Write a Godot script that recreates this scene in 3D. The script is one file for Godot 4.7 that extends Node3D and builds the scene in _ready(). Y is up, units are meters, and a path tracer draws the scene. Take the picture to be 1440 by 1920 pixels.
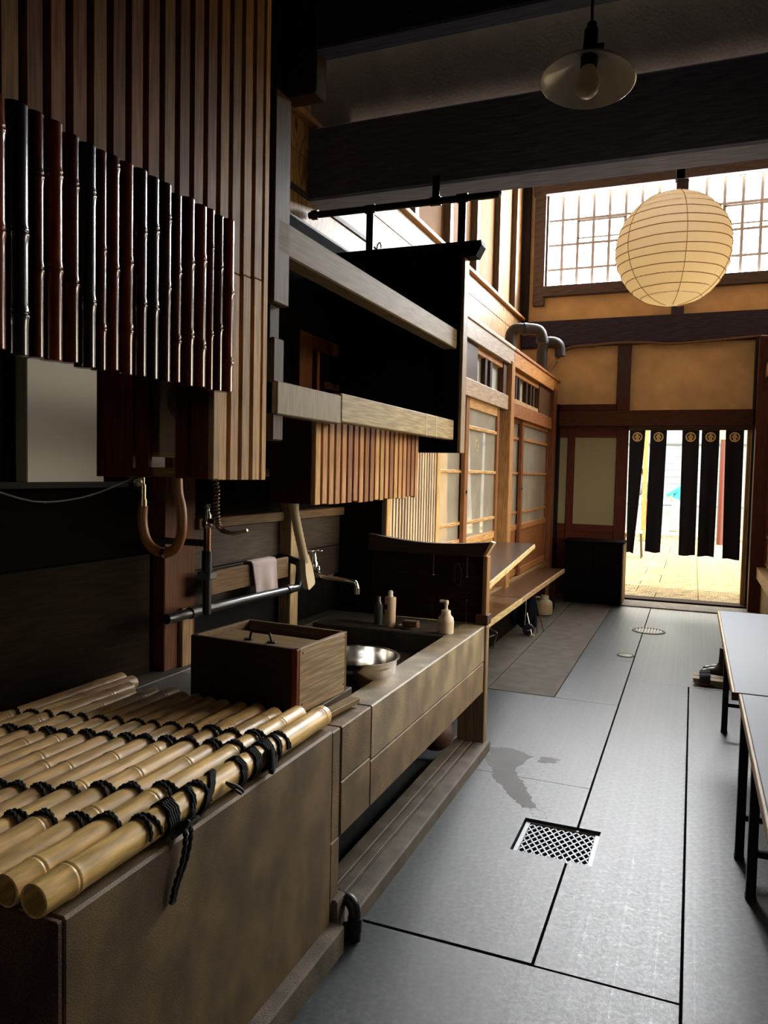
extends Node3D
# Long earthen-floored kitchen passage of an old town house. y up, metres, camera looks down the passage (-z).

var rng := RandomNumberGenerator.new()
var mats := {}
var tex := {}
var used := {}

# ------------------------------------------------------------------ mesh builder
class MB:
	var v := PackedVector3Array()
	var n := PackedVector3Array()
	func tri(a: Vector3, b: Vector3, c: Vector3, na: Vector3, nb: Vector3, nc: Vector3) -> void:
		if (b - a).cross(c - a).dot(na + nb + nc) > 0.0:
			v.append(a); v.append(c); v.append(b)
			n.append(na); n.append(nc); n.append(nb)
		else:
			v.append(a); v.append(b); v.append(c)
			n.append(na); n.append(nb); n.append(nc)
	func quad(a: Vector3, b: Vector3, c: Vector3, d: Vector3, hint: Vector3) -> void:
		var m := (b - a).cross(c - a)
		if m.length() < 1e-12:
			m = (c - a).cross(d - a)
		m = m.normalized()
		if m.dot(hint) < 0.0:
			m = -m
		tri(a, b, c, m, m, m)
		tri(a, c, d, m, m, m)
	func box(c: Vector3, s: Vector3, bev := 0.0, xf := Transform3D()) -> MB:
		var h := s * 0.5
		var bv := minf(bev, minf(h.x, minf(h.y, h.z)) * 0.49)
		var o := xf * Transform3D(Basis(), c)
		for ax in 3:
			var a1 := (ax + 1) % 3
			var a2 := (ax + 2) % 3
			for sg in [-1.0, 1.0]:
				var q := []
				for k in [[-1.0, -1.0], [1.0, -1.0], [1.0, 1.0], [-1.0, 1.0]]:
					var p := Vector3()
					p[ax] = sg * h[ax]
					p[a1] = k[0] * (h[a1] - bv)
					p[a2] = k[1] * (h[a2] - bv)
					q.append(o * p)
				var nn := Vector3()
				nn[ax] = sg
				quad(q[0], q[1], q[2], q[3], o.basis * nn)
		if bv > 0.0:
			for t in 3:
				var a1 := (t + 1) % 3
				var a2 := (t + 2) % 3
				for s1 in [-1.0, 1.0]:
					for s2 in [-1.0, 1.0]:
						var q := []
						for k in [[0, -1.0], [0, 1.0], [1, 1.0], [1, -1.0]]:
							var p := Vector3()
							p[t] = k[1] * (h[t] - bv)
							p[a1] = s1 * (h[a1] - (0.0 if k[0] == 0 else bv))
							p[a2] = s2 * (h[a2] - (bv if k[0] == 0 else 0.0))
							q.append(o * p)
						var nn := Vector3()
						nn[a1] = s1
						nn[a2] = s2
						quad(q[0], q[1], q[2], q[3], o.basis * nn)
			for sx in [-1.0, 1.0]:
				for sy in [-1.0, 1.0]:
					for sz in [-1.0, 1.0]:
						var p0 := Vector3(sx * h.x, sy * (h.y - bv), sz * (h.z - bv))
						var p1 := Vector3(sx * (h.x - bv), sy * h.y, sz * (h.z - bv))
						var p2 := Vector3(sx * (h.x - bv), sy * (h.y - bv), sz * h.z)
						var nn := (o.basis * Vector3(sx, sy, sz)).normalized()
						tri(o * p0, o * p1, o * p2, nn, nn, nn)
		return self
	# box given by its extents
	func ext(x0: float, x1: float, y0: float, y1: float, z0: float, z1: float, bev := 0.0, xf := Transform3D()) -> MB:
		return box(Vector3((x0 + x1) / 2, (y0 + y1) / 2, (z0 + z1) / 2), Vector3(absf(x1 - x0), absf(y1 - y0), absf(z1 - z0)), bev, xf)
	# bar of rectangular section between two points
	func bar(a: Vector3, b: Vector3, w: float, t: float, bev := 0.0, up := Vector3.UP) -> MB:
		var d := (b - a).normalized()
		if absf(d.dot(up)) > 0.98:
			up = Vector3.RIGHT
		var x := up.cross(d).normalized()
		var y := d.cross(x)
		return box(Vector3.ZERO, Vector3(w, t, a.distance_to(b)), bev, Transform3D(Basis(x, y, d), (a + b) / 2))
	func tube(pts: PackedVector3Array, rad, sides := 10, caps := true) -> MB:
		var cnt := pts.size()
		var x := Vector3.ZERO
		var rings := []
		var norms := []
		for i in cnt:
			var d := (pts[mini(i + 1, cnt - 1)] - pts[maxi(i - 1, 0)]).normalized()
			if x == Vector3.ZERO:
				x = d.cross(Vector3.UP if absf(d.y) < 0.9 else Vector3.RIGHT).normalized()
			x = (x - d * x.dot(d)).normalized()
			var y := d.cross(x)
			var r: float = rad if rad is float else rad[i]
			var ring := PackedVector3Array()
			var nr := PackedVector3Array()
			for k in sides:
				var a := TAU * k / sides
				var q := x * cos(a) + y * sin(a)
				ring.append(pts[i] + q * r)
				nr.append(q)
			rings.append(ring)
			norms.append(nr)
		for i in cnt - 1:
			for k in sides:
				var l := (k + 1) % sides
				tri(rings[i][k], rings[i][l], rings[i + 1][l], norms[i][k], norms[i][l], norms[i + 1][l])
				tri(rings[i][k], rings[i + 1][l], rings[i + 1][k], norms[i][k], norms[i + 1][l], norms[i + 1][k])
		if caps:
			for e in [0, cnt - 1]:
				var d := (pts[0] - pts[1]).normalized() if e == 0 else (pts[cnt - 1] - pts[cnt - 2]).normalized()
				for k in sides:
					tri(pts[e], rings[e][k], rings[e][(k + 1) % sides], d, d, d)
		return self
	# profile of (radius, height) turned round y, then placed
	func lathe(prof: PackedVector2Array, sides := 24, xf := Transform3D(), smooth := true, wob = null) -> MB:
		var cnt := prof.size()
		var pn := []
		for i in cnt:
			var t := prof[mini(i + 1, cnt - 1)] - prof[maxi(i - 1, 0)]
			pn.append(Vector2(t.y, -t.x).normalized())
		for i in cnt - 1:
			var t := prof[i + 1] - prof[i]
			var fn := Vector2(t.y, -t.x).normalized()
			var n0: Vector2 = pn[i] if smooth and pn[i].dot(fn) > 0.75 else fn
			var n1: Vector2 = pn[i + 1] if smooth and pn[i + 1].dot(fn) > 0.75 else fn
			for k in sides:
				var q := []
				var m := []
				for e in [[i, k, n0], [i, k + 1, n0], [i + 1, k + 1, n1], [i + 1, k, n1]]:
					var a: float = TAU * e[1] / sides
					var p: Vector2 = prof[e[0]]
					var r := p.x
					if wob != null:
						r *= wob.call(fposmod(a, TAU - 1e-6), p.y)
					q.append(xf * Vector3(r * cos(a), p.y, r * sin(a)))
					var nn: Vector2 = e[2]
					m.append((xf.basis * Vector3(nn.x * cos(a), nn.y, nn.x * sin(a))).normalized())
				if prof[i].x > 1e-6:
					tri(q[0], q[1], q[2], m[0], m[1], m[2])
				if prof[i + 1].x > 1e-6:
					tri(q[0], q[2], q[3], m[0], m[2], m[3])
		return self
	# polygon in xy pushed along z by depth
	func prism(poly: PackedVector2Array, depth: float, xf := Transform3D()) -> MB:
		var idx := Geometry2D.triangulate_polygon(poly)
		for s in [-0.5, 0.5]:
			var nn: Vector3 = (xf.basis * Vector3(0, 0, signf(s))).normalized()
			for i in range(0, idx.size(), 3):
				var q := []
				for k in 3:
					q.append(xf * Vector3(poly[idx[i + k]].x, poly[idx[i + k]].y, s * depth))
				tri(q[0], q[1], q[2], nn, nn, nn)
		var ccw := not Geometry2D.is_polygon_clockwise(poly)
		for i in poly.size():
			var a := poly[i]
			var b := poly[(i + 1) % poly.size()]
			var e := (b - a).normalized()
			var o := Vector2(e.y, -e.x) * (1.0 if ccw else -1.0)
			quad(xf * Vector3(a.x, a.y, -depth / 2), xf * Vector3(b.x, b.y, -depth / 2), xf * Vector3(b.x, b.y, depth / 2), xf * Vector3(a.x, a.y, depth / 2), xf.basis * Vector3(o.x, o.y, 0))
		return self
	# cloth: f(u, v) gives a point; two skins thick apart
	func sheet(f: Callable, nu: int, nv: int, thick: float) -> MB:
		var P := []
		var N := []
		for i in nu + 1:
			for j in nv + 1:
				P.append(f.call(float(i) / nu, float(j) / nv))
		for i in nu + 1:
			for j in nv + 1:
				var du: Vector3 = P[mini(i + 1, nu) * (nv + 1) + j] - P[maxi(i - 1, 0) * (nv + 1) + j]
				var dv: Vector3 = P[i * (nv + 1) + mini(j + 1, nv)] - P[i * (nv + 1) + maxi(j - 1, 0)]
				N.append(du.cross(dv).normalized())
		for s in [1.0, -1.0]:
			for i in nu:
				for j in nv:
					var id := [i * (nv + 1) + j, (i + 1) * (nv + 1) + j, (i + 1) * (nv + 1) + j + 1, i * (nv + 1) + j + 1]
					var q := []
					for k in 4:
						q.append(P[id[k]] + N[id[k]] * thick * 0.5 * s)
					tri(q[0], q[1], q[2], N[id[0]] * s, N[id[1]] * s, N[id[2]] * s)
					tri(q[0], q[2], q[3], N[id[0]] * s, N[id[2]] * s, N[id[3]] * s)
		for e in [[0, 1], [nu, 1], [0, 0], [nv, 0]]:
			var m: int = nv if e[1] == 1 else nu
			for k in m:
				var i0: int = e[0] * (nv + 1) + k if e[1] == 1 else k * (nv + 1) + e[0]
				var i1: int = e[0] * (nv + 1) + k + 1 if e[1] == 1 else (k + 1) * (nv + 1) + e[0]
				quad(P[i0] + N[i0] * thick / 2, P[i1] + N[i1] * thick / 2, P[i1] - N[i1] * thick / 2, P[i0] - N[i0] * thick / 2, Vector3.DOWN)
		return self
	# surface nets of a distance field
	func nets(f: Callable, lo: Vector3, hi: Vector3, cell: float) -> MB:
		var d := Vector3i(((hi - lo) / cell).ceil()) + Vector3i.ONE
		var val := PackedFloat32Array()
		val.resize(d.x * d.y * d.z)
		for i in d.x:
			for j in d.y:
				for k in d.z:
					val[(i * d.y + j) * d.z + k] = f.call(lo + Vector3(i, j, k) * cell)
		var vert := {}
		for i in d.x - 1:
			for j in d.y - 1:
				for k in d.z - 1:
					var sum := Vector3()
					var c := 0
					for e in [[0, 0, 0, 1, 0, 0], [0, 1, 0, 1, 1, 0], [0, 0, 1, 1, 0, 1], [0, 1, 1, 1, 1, 1], [0, 0, 0, 0, 1, 0], [1, 0, 0, 1, 1, 0], [0, 0, 1, 0, 1, 1], [1, 0, 1, 1, 1, 1], [0, 0, 0, 0, 0, 1], [1, 0, 0, 1, 0, 1], [0, 1, 0, 0, 1, 1], [1, 1, 0, 1, 1, 1]]:
						var a := val[((i + e[0]) * d.y + j + e[1]) * d.z + k + e[2]]
						var b := val[((i + e[3]) * d.y + j + e[4]) * d.z + k + e[5]]
						if (a < 0.0) != (b < 0.0):
							var t := a / (a - b)
							sum += Vector3(i + e[0], j + e[1], k + e[2]).lerp(Vector3(i + e[3], j + e[4], k + e[5]), t)
							c += 1
					if c:
						vert[Vector3i(i, j, k)] = lo + sum / c * cell
		var nrm := {}
		for key in vert:
			var p: Vector3 = vert[key]
			var h := cell * 0.5
			nrm[key] = Vector3(f.call(p + Vector3(h, 0, 0)) - f.call(p - Vector3(h, 0, 0)), f.call(p + Vector3(0, h, 0)) - f.call(p - Vector3(0, h, 0)), f.call(p + Vector3(0, 0, h)) - f.call(p - Vector3(0, 0, h))).normalized()
		for key in vert:
			for ax in 3:
				var s := Vector3i()
				s[ax] = 1
				var b1 := Vector3i()
				b1[(ax + 1) % 3] = 1
				var b2 := Vector3i()
				b2[(ax + 2) % 3] = 1
				var g: Vector3i = key
				var e: Vector3i = g + s
				if e.x >= d.x or e.y >= d.y or e.z >= d.z:
					continue
				if (val[(g.x * d.y + g.y) * d.z + g.z] < 0.0) == (val[(e.x * d.y + e.y) * d.z + e.z] < 0.0):
					continue
				var q := [g, g - b1, g - b1 - b2, g - b2]
				if vert.has(q[1]) and vert.has(q[2]) and vert.has(q[3]):
					tri(vert[q[0]], vert[q[1]], vert[q[2]], nrm[q[0]], nrm[q[1]], nrm[q[2]])
					tri(vert[q[0]], vert[q[2]], vert[q[3]], nrm[q[0]], nrm[q[2]], nrm[q[3]])
		return self
	func mesh() -> ArrayMesh:
		var a := []
		a.resize(Mesh.ARRAY_MAX)
		a[Mesh.ARRAY_VERTEX] = v
		a[Mesh.ARRAY_NORMAL] = n
		var m := ArrayMesh.new()
		m.add_surface_from_arrays(Mesh.PRIMITIVE_TRIANGLES, a)
		return m

static func capsule(p: Vector3, a: Vector3, b: Vector3, ra: float, rb: float) -> float:
	var ab := b - a
	var t := clampf((p - a).dot(ab) / maxf(ab.length_squared(), 1e-9), 0.0, 1.0)
	return p.distance_to(a + ab * t) - lerpf(ra, rb, t)

static func smin(a: float, b: float, k: float) -> float:
	var h := maxf(k - absf(a - b), 0.0) / k
	return minf(a, b) - h * h * k * 0.25

# ------------------------------------------------------------------ scene tree helpers
func numbered(called: String) -> String:
	var k: int = used.get(called, 0)
	used[called] = k + 1
	return called if k == 0 else "%s_%03d" % [called, k]

func put(called: String, mb: MB, m: Material, parent: Node3D) -> MeshInstance3D:
	var o := MeshInstance3D.new()
	o.mesh = mb.mesh()
	o.material_override = m
	o.cast_shadow = GeometryInstance3D.SHADOW_CASTING_SETTING_ON
	if parent == self:
		o.name = numbered(called)
	else:
		var c := 0
		while parent.has_node(NodePath(called if c == 0 else "%s_%03d" % [called, c])):
			c += 1
		o.name = called if c == 0 else "%s_%03d" % [called, c]
	parent.add_child(o, true)
	return o

func thing(called: String, label: String, category: String, at := Vector3.ZERO, group := "") -> Node3D:
	var o := Node3D.new()
	o.name = numbered(called)
	add_child(o, true)
	o.position = at
	tag(o, label, category, group)
	return o

func tag(o: Node3D, label: String, category: String, group := "") -> void:
	o.set_meta("label", label)
	o.set_meta("category", category)
	if group != "":
		o.set_meta("group", group)

func struct(called: String, label: String, category: String) -> Node3D:
	var o := Node3D.new()
	o.name = numbered(called)
	add_child(o, true)
	o.set_meta("kind", "structure")
	o.set_meta("label", label)
	o.set_meta("category", category)
	return o

func dup(o: Node3D, called: String, label: String, at: Vector3) -> Node3D:
	var c: Node3D = o.duplicate()
	c.name = numbered(called)
	add_child(c, true)
	c.position = at
	c.set_meta("label", label)
	return c

func mb() -> MB:
	return MB.new()

func v3(x: float, y: float, z: float) -> Vector3:
	return Vector3(x, y, z)

# smooth path through points
func spline(pts: Array, per := 8) -> PackedVector3Array:
	var out := PackedVector3Array()
	for i in pts.size() - 1:
		var p0: Vector3 = pts[maxi(i - 1, 0)]
		var p1: Vector3 = pts[i]
		var p2: Vector3 = pts[i + 1]
		var p3: Vector3 = pts[mini(i + 2, pts.size() - 1)]
		for k in per:
			out.append(p1.cubic_interpolate(p2, p0, p3, float(k) / per))
	out.append(pts[-1])
	return out

# ------------------------------------------------------------------ textures and materials
func noise_img(side: int, freq: float, oct: int, sd: int, lo: float, hi: float, contrast := 1.0) -> Image:
	var f := FastNoiseLite.new()
	f.seed = sd
	f.frequency = freq
	f.noise_type = FastNoiseLite.TYPE_SIMPLEX_SMOOTH
	f.fractal_octaves = oct
	var im := f.get_seamless_image(side, side)
	im.convert(Image.FORMAT_RGB8)
	for y in side:
		for x in side:
			var g := clampf((im.get_pixel(x, y).r - 0.5) * contrast + 0.5, 0.0, 1.0)
			g = lerpf(lo, hi, g)
			im.set_pixel(x, y, Color(g, g, g))
	return im

func make_textures() -> void:
	tex["grain"] = ImageTexture.create_from_image(noise_img(256, 0.03, 5, 3, 0.74, 1.0, 1.5))
	tex["grit"] = ImageTexture.create_from_image(noise_img(512, 0.10, 4, 5, 0.32, 1.0, 2.2))
	tex["stain"] = ImageTexture.create_from_image(noise_img(256, 0.014, 5, 31, 0.74, 1.0, 1.6))
	tex["cloud"] = ImageTexture.create_from_image(noise_img(256, 0.015, 5, 8, 0.72, 1.0, 1.5))
	tex["mottle"] = ImageTexture.create_from_image(noise_img(256, 0.012, 4, 9, 0.88, 1.0, 1.2))
	tex["rough"] = ImageTexture.create_from_image(noise_img(256, 0.02, 4, 11, 0.28, 0.42, 1.5))
	tex["ripple"] = ImageTexture.create_from_image(noise_img(512, 0.16, 3, 14, 0.0, 1.0, 1.8))
	# sawn board: drawn-out rings that bend round knots
	var w := 256
	var h := 512
	var im := Image.create(w, h, false, Image.FORMAT_RGB8)
	var f := FastNoiseLite.new()
	f.seed = 21
	f.frequency = 0.006
	var fine := FastNoiseLite.new()
	fine.seed = 22
	fine.frequency = 0.05
	var knots := [Vector2(60, 90), Vector2(190, 210), Vector2(110, 330), Vector2(220, 440), Vector2(30, 470), Vector2(150, 30)]
	for y in h:
		for x in w:
			var a := TAU * y / h
			var d := x * 0.10 + 4.5 * f.get_noise_3d(x * 1.6, cos(a) * 70.0, sin(a) * 70.0)
			var dark := 0.0
			for k in knots:
				var q := Vector2(x - k.x, (y - k.y) * 0.45)
				var r := q.length()
				d += 2.6 * exp(-r * r / 320.0)
				dark += exp(-r * r / 22.0)
			var ring := pow(0.5 + 0.5 * sin(d * 2.4), 2.0)
			var g := 0.98 - 0.26 * ring + 0.10 * fine.get_noise_2d(x * 3.0, y * 0.4) - 0.5 * minf(dark, 1.0)
			im.set_pixel(x, y, Color(clampf(g, 0, 1), clampf(g * (0.97 - 0.06 * ring), 0, 1), clampf(g * (0.93 - 0.12 * ring), 0, 1)))
	tex["board"] = ImageTexture.create_from_image(im)

func base(c: Color, rough: float) -> StandardMaterial3D:
	var m := StandardMaterial3D.new()
	m.albedo_color = c
	m.roughness = rough
	return m

func tri_map(m: StandardMaterial3D, scale: Vector3) -> void:
	m.uv1_triplanar = true
	m.uv1_world_triplanar = true
	m.uv1_triplanar_sharpness = 8.0
	m.uv1_scale = scale

# wood with its grain along an axis
func wood(c: Color, axis := "y", rough := 0.6) -> StandardMaterial3D:
	var key := "w%s%s%.2f" % [c.to_html(), axis, rough]
	if not mats.has(key):
		var m := base(c, rough)
		m.albedo_texture = tex["grain"]
		m.metallic_specular = 0.28 if c.get_luminance() > 0.13 else 0.12
		m.heightmap_enabled = true
		m.heightmap_texture = tex["grain"]
		m.heightmap_scale = 0.015
		tri_map(m, {"x": v3(0.6, 11, 11), "y": v3(11, 0.6, 11), "z": v3(11, 11, 0.6)}[axis])
		mats[key] = m
	return mats[key]

func board(c: Color, rough := 0.55) -> StandardMaterial3D:
	var key := "b%s" % c.to_html()
	if not mats.has(key):
		var m := base(c, rough)
		m.albedo_texture = tex["board"]
		m.metallic_specular = 0.35
		m.heightmap_enabled = true
		m.heightmap_texture = tex["board"]
		m.heightmap_scale = 0.04
		m.uv1_triplanar = true
		m.uv1_world_triplanar = true
		m.uv1_scale = v3(0.9, 0.9, 1.6)
		mats[key] = m
	return mats[key]

func stone(c: Color, rough := 0.6, relief := 0.12, size := 6.0) -> StandardMaterial3D:
	var key := "s%s%.2f" % [c.to_html(), relief]
	if not mats.has(key):
		var m := base(c, rough)
		m.albedo_texture = tex["grit"]
		m.metallic_specular = 0.5
		m.detail_enabled = true
		m.detail_albedo = tex["stain"]
		m.detail_blend_mode = BaseMaterial3D.BLEND_MODE_MUL
		m.detail_uv_layer = BaseMaterial3D.DETAIL_UV_2
		m.uv2_triplanar = true
		m.uv2_world_triplanar = true
		m.uv2_scale = v3(1.5, 1.0, 1.5)
		m.heightmap_enabled = true
		m.heightmap_texture = tex["grit"]
		m.heightmap_scale = relief
		tri_map(m, v3(size, size, size))
		mats[key] = m
	return mats[key]

func plaster(c: Color) -> StandardMaterial3D:
	var key := "p%s" % c.to_html()
	if not mats.has(key):
		var m := base(c, 0.95)
		m.albedo_texture = tex["mottle"]
		m.heightmap_enabled = true
		m.heightmap_texture = tex["grit"]
		m.heightmap_scale = 0.05
		tri_map(m, v3(0.8, 0.8, 0.8))
		mats[key] = m
	return mats[key]

func plain(c: Color, rough := 0.5, metal := 0.0) -> StandardMaterial3D:
	var key := "f%s%.2f%.2f" % [c.to_html(), rough, metal]
	if not mats.has(key):
		var m := base(c, rough)
		m.metallic = metal
		if metal == 0.0 and rough >= 0.5 and c.get_luminance() < 0.15:
			m.metallic_specular = 0.15
		mats[key] = m
	return mats[key]

func hx(s: String) -> Color:
	return Color.html(s)

# ------------------------------------------------------------------ scene
func _ready() -> void:
	rng.seed = 7
	# --- camera
	var cam := Camera3D.new()
	cam.name = "camera"
	add_child(cam)
	var by := Basis(Vector3.UP, deg_to_rad(22.1))
	var bx := Basis(Vector3.RIGHT, deg_to_rad(-3.0))
	var bz := Basis(Vector3.BACK, deg_to_rad(1.22))
	cam.transform = Transform3D(by * bx * bz, v3(0, 1.5, 0))
	cam.fov = rad_to_deg(2.0 * atan(960.0 / 1425.0))
	cam.near = 0.05
	cam.far = 200.0
	# --- sky, sun, exposure
	var we := WorldEnvironment.new()
	we.name = "world"
	var env := Environment.new()
	env.background_mode = Environment.BG_SKY
	var sky := Sky.new()
	var psm := ProceduralSkyMaterial.new()
	psm.sky_top_color = Color(0.92, 0.89, 0.84)
	psm.sky_horizon_color = Color(1.0, 0.94, 0.83)
	psm.ground_bottom_color = Color(0.35, 0.33, 0.30)
	psm.ground_horizon_color = Color(0.75, 0.68, 0.55)
	psm.sky_energy_multiplier = 3.0
	sky.sky_material = psm
	env.sky = sky
	env.tonemap_mode = Environment.TONE_MAPPER_LINEAR
	env.tonemap_exposure = 1.15
	env.sdfgi_enabled = true
	env.ssao_enabled = true
	env.ssil_enabled = true
	we.environment = env
	add_child(we)
	var sun := DirectionalLight3D.new()
	sun.name = "sun"
	sun.light_color = Color(1.0, 0.93, 0.80)
	sun.light_energy = 2.6
	sun.shadow_enabled = true
	sun.light_angular_distance = 0.5
	add_child(sun)
	sun.look_at_from_position(Vector3.ZERO, v3(0.10, -1.0, -0.10), Vector3.BACK)

	make_textures()
	build_floor()
	build_shell()
	build_end_wall()
	build_windows()
	build_entrance()
	build_beams()
	build_left_room()
	build_kitchen_wall()
	build_counter()
	build_hood()
	build_hanging_board()
	build_cladding()
	build_bench()
	build_tables()
	build_mat()
	build_bamboo_curtain()
	build_box_and_sink_things()
	build_plumbing()
	build_lamp()
	build_lantern()
	build_floor_things()
	build_outside()

# ------------------------------------------------------------------ floor
func build_floor() -> void:
	var fl := struct("floor", "worn grey stone-slab floor with a wet sheen", "floor")
	var slabm := base(hx("3f4347"), 1.0)
	slabm.albedo_texture = tex["cloud"]
	slabm.roughness_texture = tex["rough"]
	slabm.heightmap_enabled = true
	slabm.heightmap_texture = tex["ripple"]
	slabm.heightmap_scale = 0.017
	tri_map(slabm, v3(9.0, 9.0, 9.0))
	var rough := stone(hx("5a4c39"), 0.85, 0.04, 4.0)
	var put_slab := func(m: MB, mat: Material) -> void:
		put("slab", m, mat, fl)
	put("bed", mb().ext(-2.4, 2.4, -0.35, -0.06, -10.1, 3.2), plain(hx("1a1816"), 0.95), fl)
	var g := 0.005
	var t := -0.059
	# near slabs, then the middle strip, the right strip and the slabs along the bench
	put_slab.call(mb().ext(-1.3, -0.4 - g, t, 0, -2.96, -2.28).ext(-1.3, -0.625, t, 0, -3.265, -2.96).ext(-1.3, -0.4 - g, t, 0, -3.70, -3.265), slabm)
	put_slab.call(mb().ext(-1.3, -0.4 - g, t, 0, -5.15, -3.70 - 0.004), slabm)
	put_slab.call(mb().ext(-1.3, 0.025 - g, t, 0, -2.27 + g, 3.0), slabm)
	put_slab.call(mb().ext(-0.4 + g, 0.025 - g, t, 0, -2.96, -2.27 - g).ext(-0.305, 0.025 - g, t, 0, -3.265, -2.96).ext(-0.4 + g, 0.025 - g, t, 0, -5.85, -3.265), slabm)
	put_slab.call(mb().ext(0.025 + g, 0.85, t, 0, -5.85 + g, -1.5), slabm)
	put_slab.call(mb().ext(0.025 + g, 0.85, t, 0, -1.5 + g, 3.0), slabm)
	put_slab.call(mb().ext(-0.4 + g, 0.4, t, 0, -9.2, -5.85 - g * 0.4), slabm)
	put_slab.call(mb().ext(0.4 + g, 0.85, t, 0, -9.2, -5.85 - g), slabm)
	put_slab.call(mb().ext(-0.82 + g, -0.4 - g, t, 0, -6.45, -5.15 - g), slabm)
	put_slab.call(mb().ext(-0.82 + g, -0.4 - g, t, 0, -9.2, -6.45 - g), slabm)
	put_slab.call(mb().ext(-1.28 + g, -0.82 - g * 0.4, t, 0.003, -7.55, -5.15 - g), rough)
	put_slab.call(mb().ext(-1.28 + g, -0.82 - g * 0.4, t, 0, -9.2, -7.55 - g), rough)
	put_slab.call(mb().ext(-2.2, -1.28 - g, t, 0, -9.9, -4.0), rough)
	put_slab.call(mb().ext(-1.28, -0.86, t, 0, -9.9, -9.2 - g), slabm)
	var rough_edge := func(pts: Array, jit: float) -> PackedVector2Array:
		var out := PackedVector2Array()
		for k in pts.size():
			var a: Vector2 = pts[k]
			var b: Vector2 = pts[(k + 1) % pts.size()]
			for q in 7:
				out.append(a.lerp(b, q / 7.0) + Vector2(rng.randf_range(-jit, jit), rng.randf_range(-jit, jit)))
		return out
	var stain_m := stone(hx("4a4844"), 0.6, 0.03, 9.0)
	for st in [[[Vector2(-0.97, -4.05), Vector2(-0.86, -4.08), Vector2(-0.74, -4.0), Vector2(-0.79, -3.78), Vector2(-0.72, -3.66), Vector2(-0.66, -3.52), Vector2(-0.60, -3.38), Vector2(-0.66, -3.36), Vector2(-0.735, -3.46), Vector2(-0.80, -3.56), Vector2(-0.865, -3.64), Vector2(-0.90, -3.76), Vector2(-0.955, -3.84)], 0.008], [[Vector2(-0.62, -3.36), Vector2(-0.57, -3.36), Vector2(-0.53, -3.29), Vector2(-0.60, -3.285)], 0.009], [[Vector2(-0.70, -4.02), Vector2(-0.60, -4.03), Vector2(-0.62, -3.95), Vector2(-0.70, -3.94)], 0.01]]:
		put("damp_stain", mb().prism(rough_edge.call(st[0], st[1]), 0.0006, Transform3D(Basis(Vector3.RIGHT, PI / 2), v3(0, 0.0004, 0))), stain_m, fl)
	# stone door sill
	put("sill_stone", mb().ext(-0.85, 0.75, -0.06, 0.012, -9.66, -9.2 - g, 0.006), stone(hx("8a8276"), 0.7, 0.1), fl)
	put("groove_rail", mb().ext(-0.78, 0.62, -0.05, 0.03, -9.93, -9.68, 0.004), wood(hx("2b1d15"), "x"), fl)
	# square drain with an expanded-metal cover
	var d := thing("drain_grate", "square steel drain grate with diamond mesh set in the near stone floor", "drain", v3(-0.4625, 0, -3.1125))
	var steel := plain(hx("8d9094"), 0.5, 0.4)
	put("pit_shade", mb().ext(-0.157, 0.157, -0.058, -0.052, -0.15, 0.15), plain(hx("050505"), 0.9), d)  # near-black sheet paints the unlit depth below the mesh
	put("frame", mb().ext(-0.157, -0.136, -0.03, -0.012, -0.15, 0.15, 0.002).ext(0.136, 0.157, -0.03, -0.012, -0.15, 0.15, 0.002).ext(-0.136, 0.136, -0.03, -0.012, -0.15, -0.137, 0.002).ext(-0.136, 0.136, -0.03, -0.012, 0.137, 0.15, 0.002), steel, d)
	var lat := mb()
	for s in [-1.0, 1.0]:
		for k in range(-9, 10):
			var p := Vector2((k + 0.5) * 0.031, 0)
			var dir := Vector2(1.0, s * 1.75).normalized()
			var clip := []
			for e in [[-0.138, 0.138]]:
				var a := p - dir * 1.0
				var b := p + dir * 1.0
				var t0 := 0.0
				var t1 := 1.0
				for ax in 2:
					var lim := 0.138
					var da := b[ax] - a[ax]
					var u0 := (-lim - a[ax]) / da
					var u1 := (lim - a[ax]) / da
					t0 = maxf(t0, minf(u0, u1))
					t1 = minf(t1, maxf(u0, u1))
				if t1 - t0 > 0.004:
					clip = [a.lerp(b, t0), a.lerp(b, t1)]
			if clip.size():
				lat.bar(v3(clip[0].x, -0.018, clip[0].y), v3(clip[1].x, -0.018, clip[1].y), 0.0062, 0.006)
	put("mesh_panel", lat, steel, d)
	# two round covers nearer the door
	var c := thing("manhole_cover", "round slotted metal drain cover in the floor before the doorway", "drain cover", v3(-0.35, 0, -7.82))
	put("rim", mb().lathe(PackedVector2Array([Vector2(0.135, 0.0), Vector2(0.135, 0.006), Vector2(0.155, 0.006), Vector2(0.158, 0.0)]), 32), plain(hx("2c2a28"), 0.5, 0.5), c)
	var sl := mb()
	for k in 9:
		var x := -0.112 + k * 0.028
		var hl := sqrt(maxf(0.0, 0.128 * 0.128 - x * x))
		sl.ext(x - 0.007, x + 0.007, 0.0005, 0.007, -hl, hl)
	put("bar", sl, plain(hx("8d8778"), 0.4, 0.5), c)
	var c2 := thing("valve_cover", "small round metal lid in the floor beside the long stone joint", "drain cover", v3(-0.475, 0, -6.65))
	put("rim", mb().lathe(PackedVector2Array([Vector2(0.06, 0.0), Vector2(0.06, 0.006), Vector2(0.07, 0.006), Vector2(0.072, 0.0)]), 28), plain(hx("2c2a28"), 0.5, 0.5), c2)
	put("lid", mb().lathe(PackedVector2Array([Vector2(0.0, 0.006), Vector2(0.055, 0.005), Vector2(0.057, 0.0)]), 28), plain(hx("6d675b"), 0.4, 0.4), c2)

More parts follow.
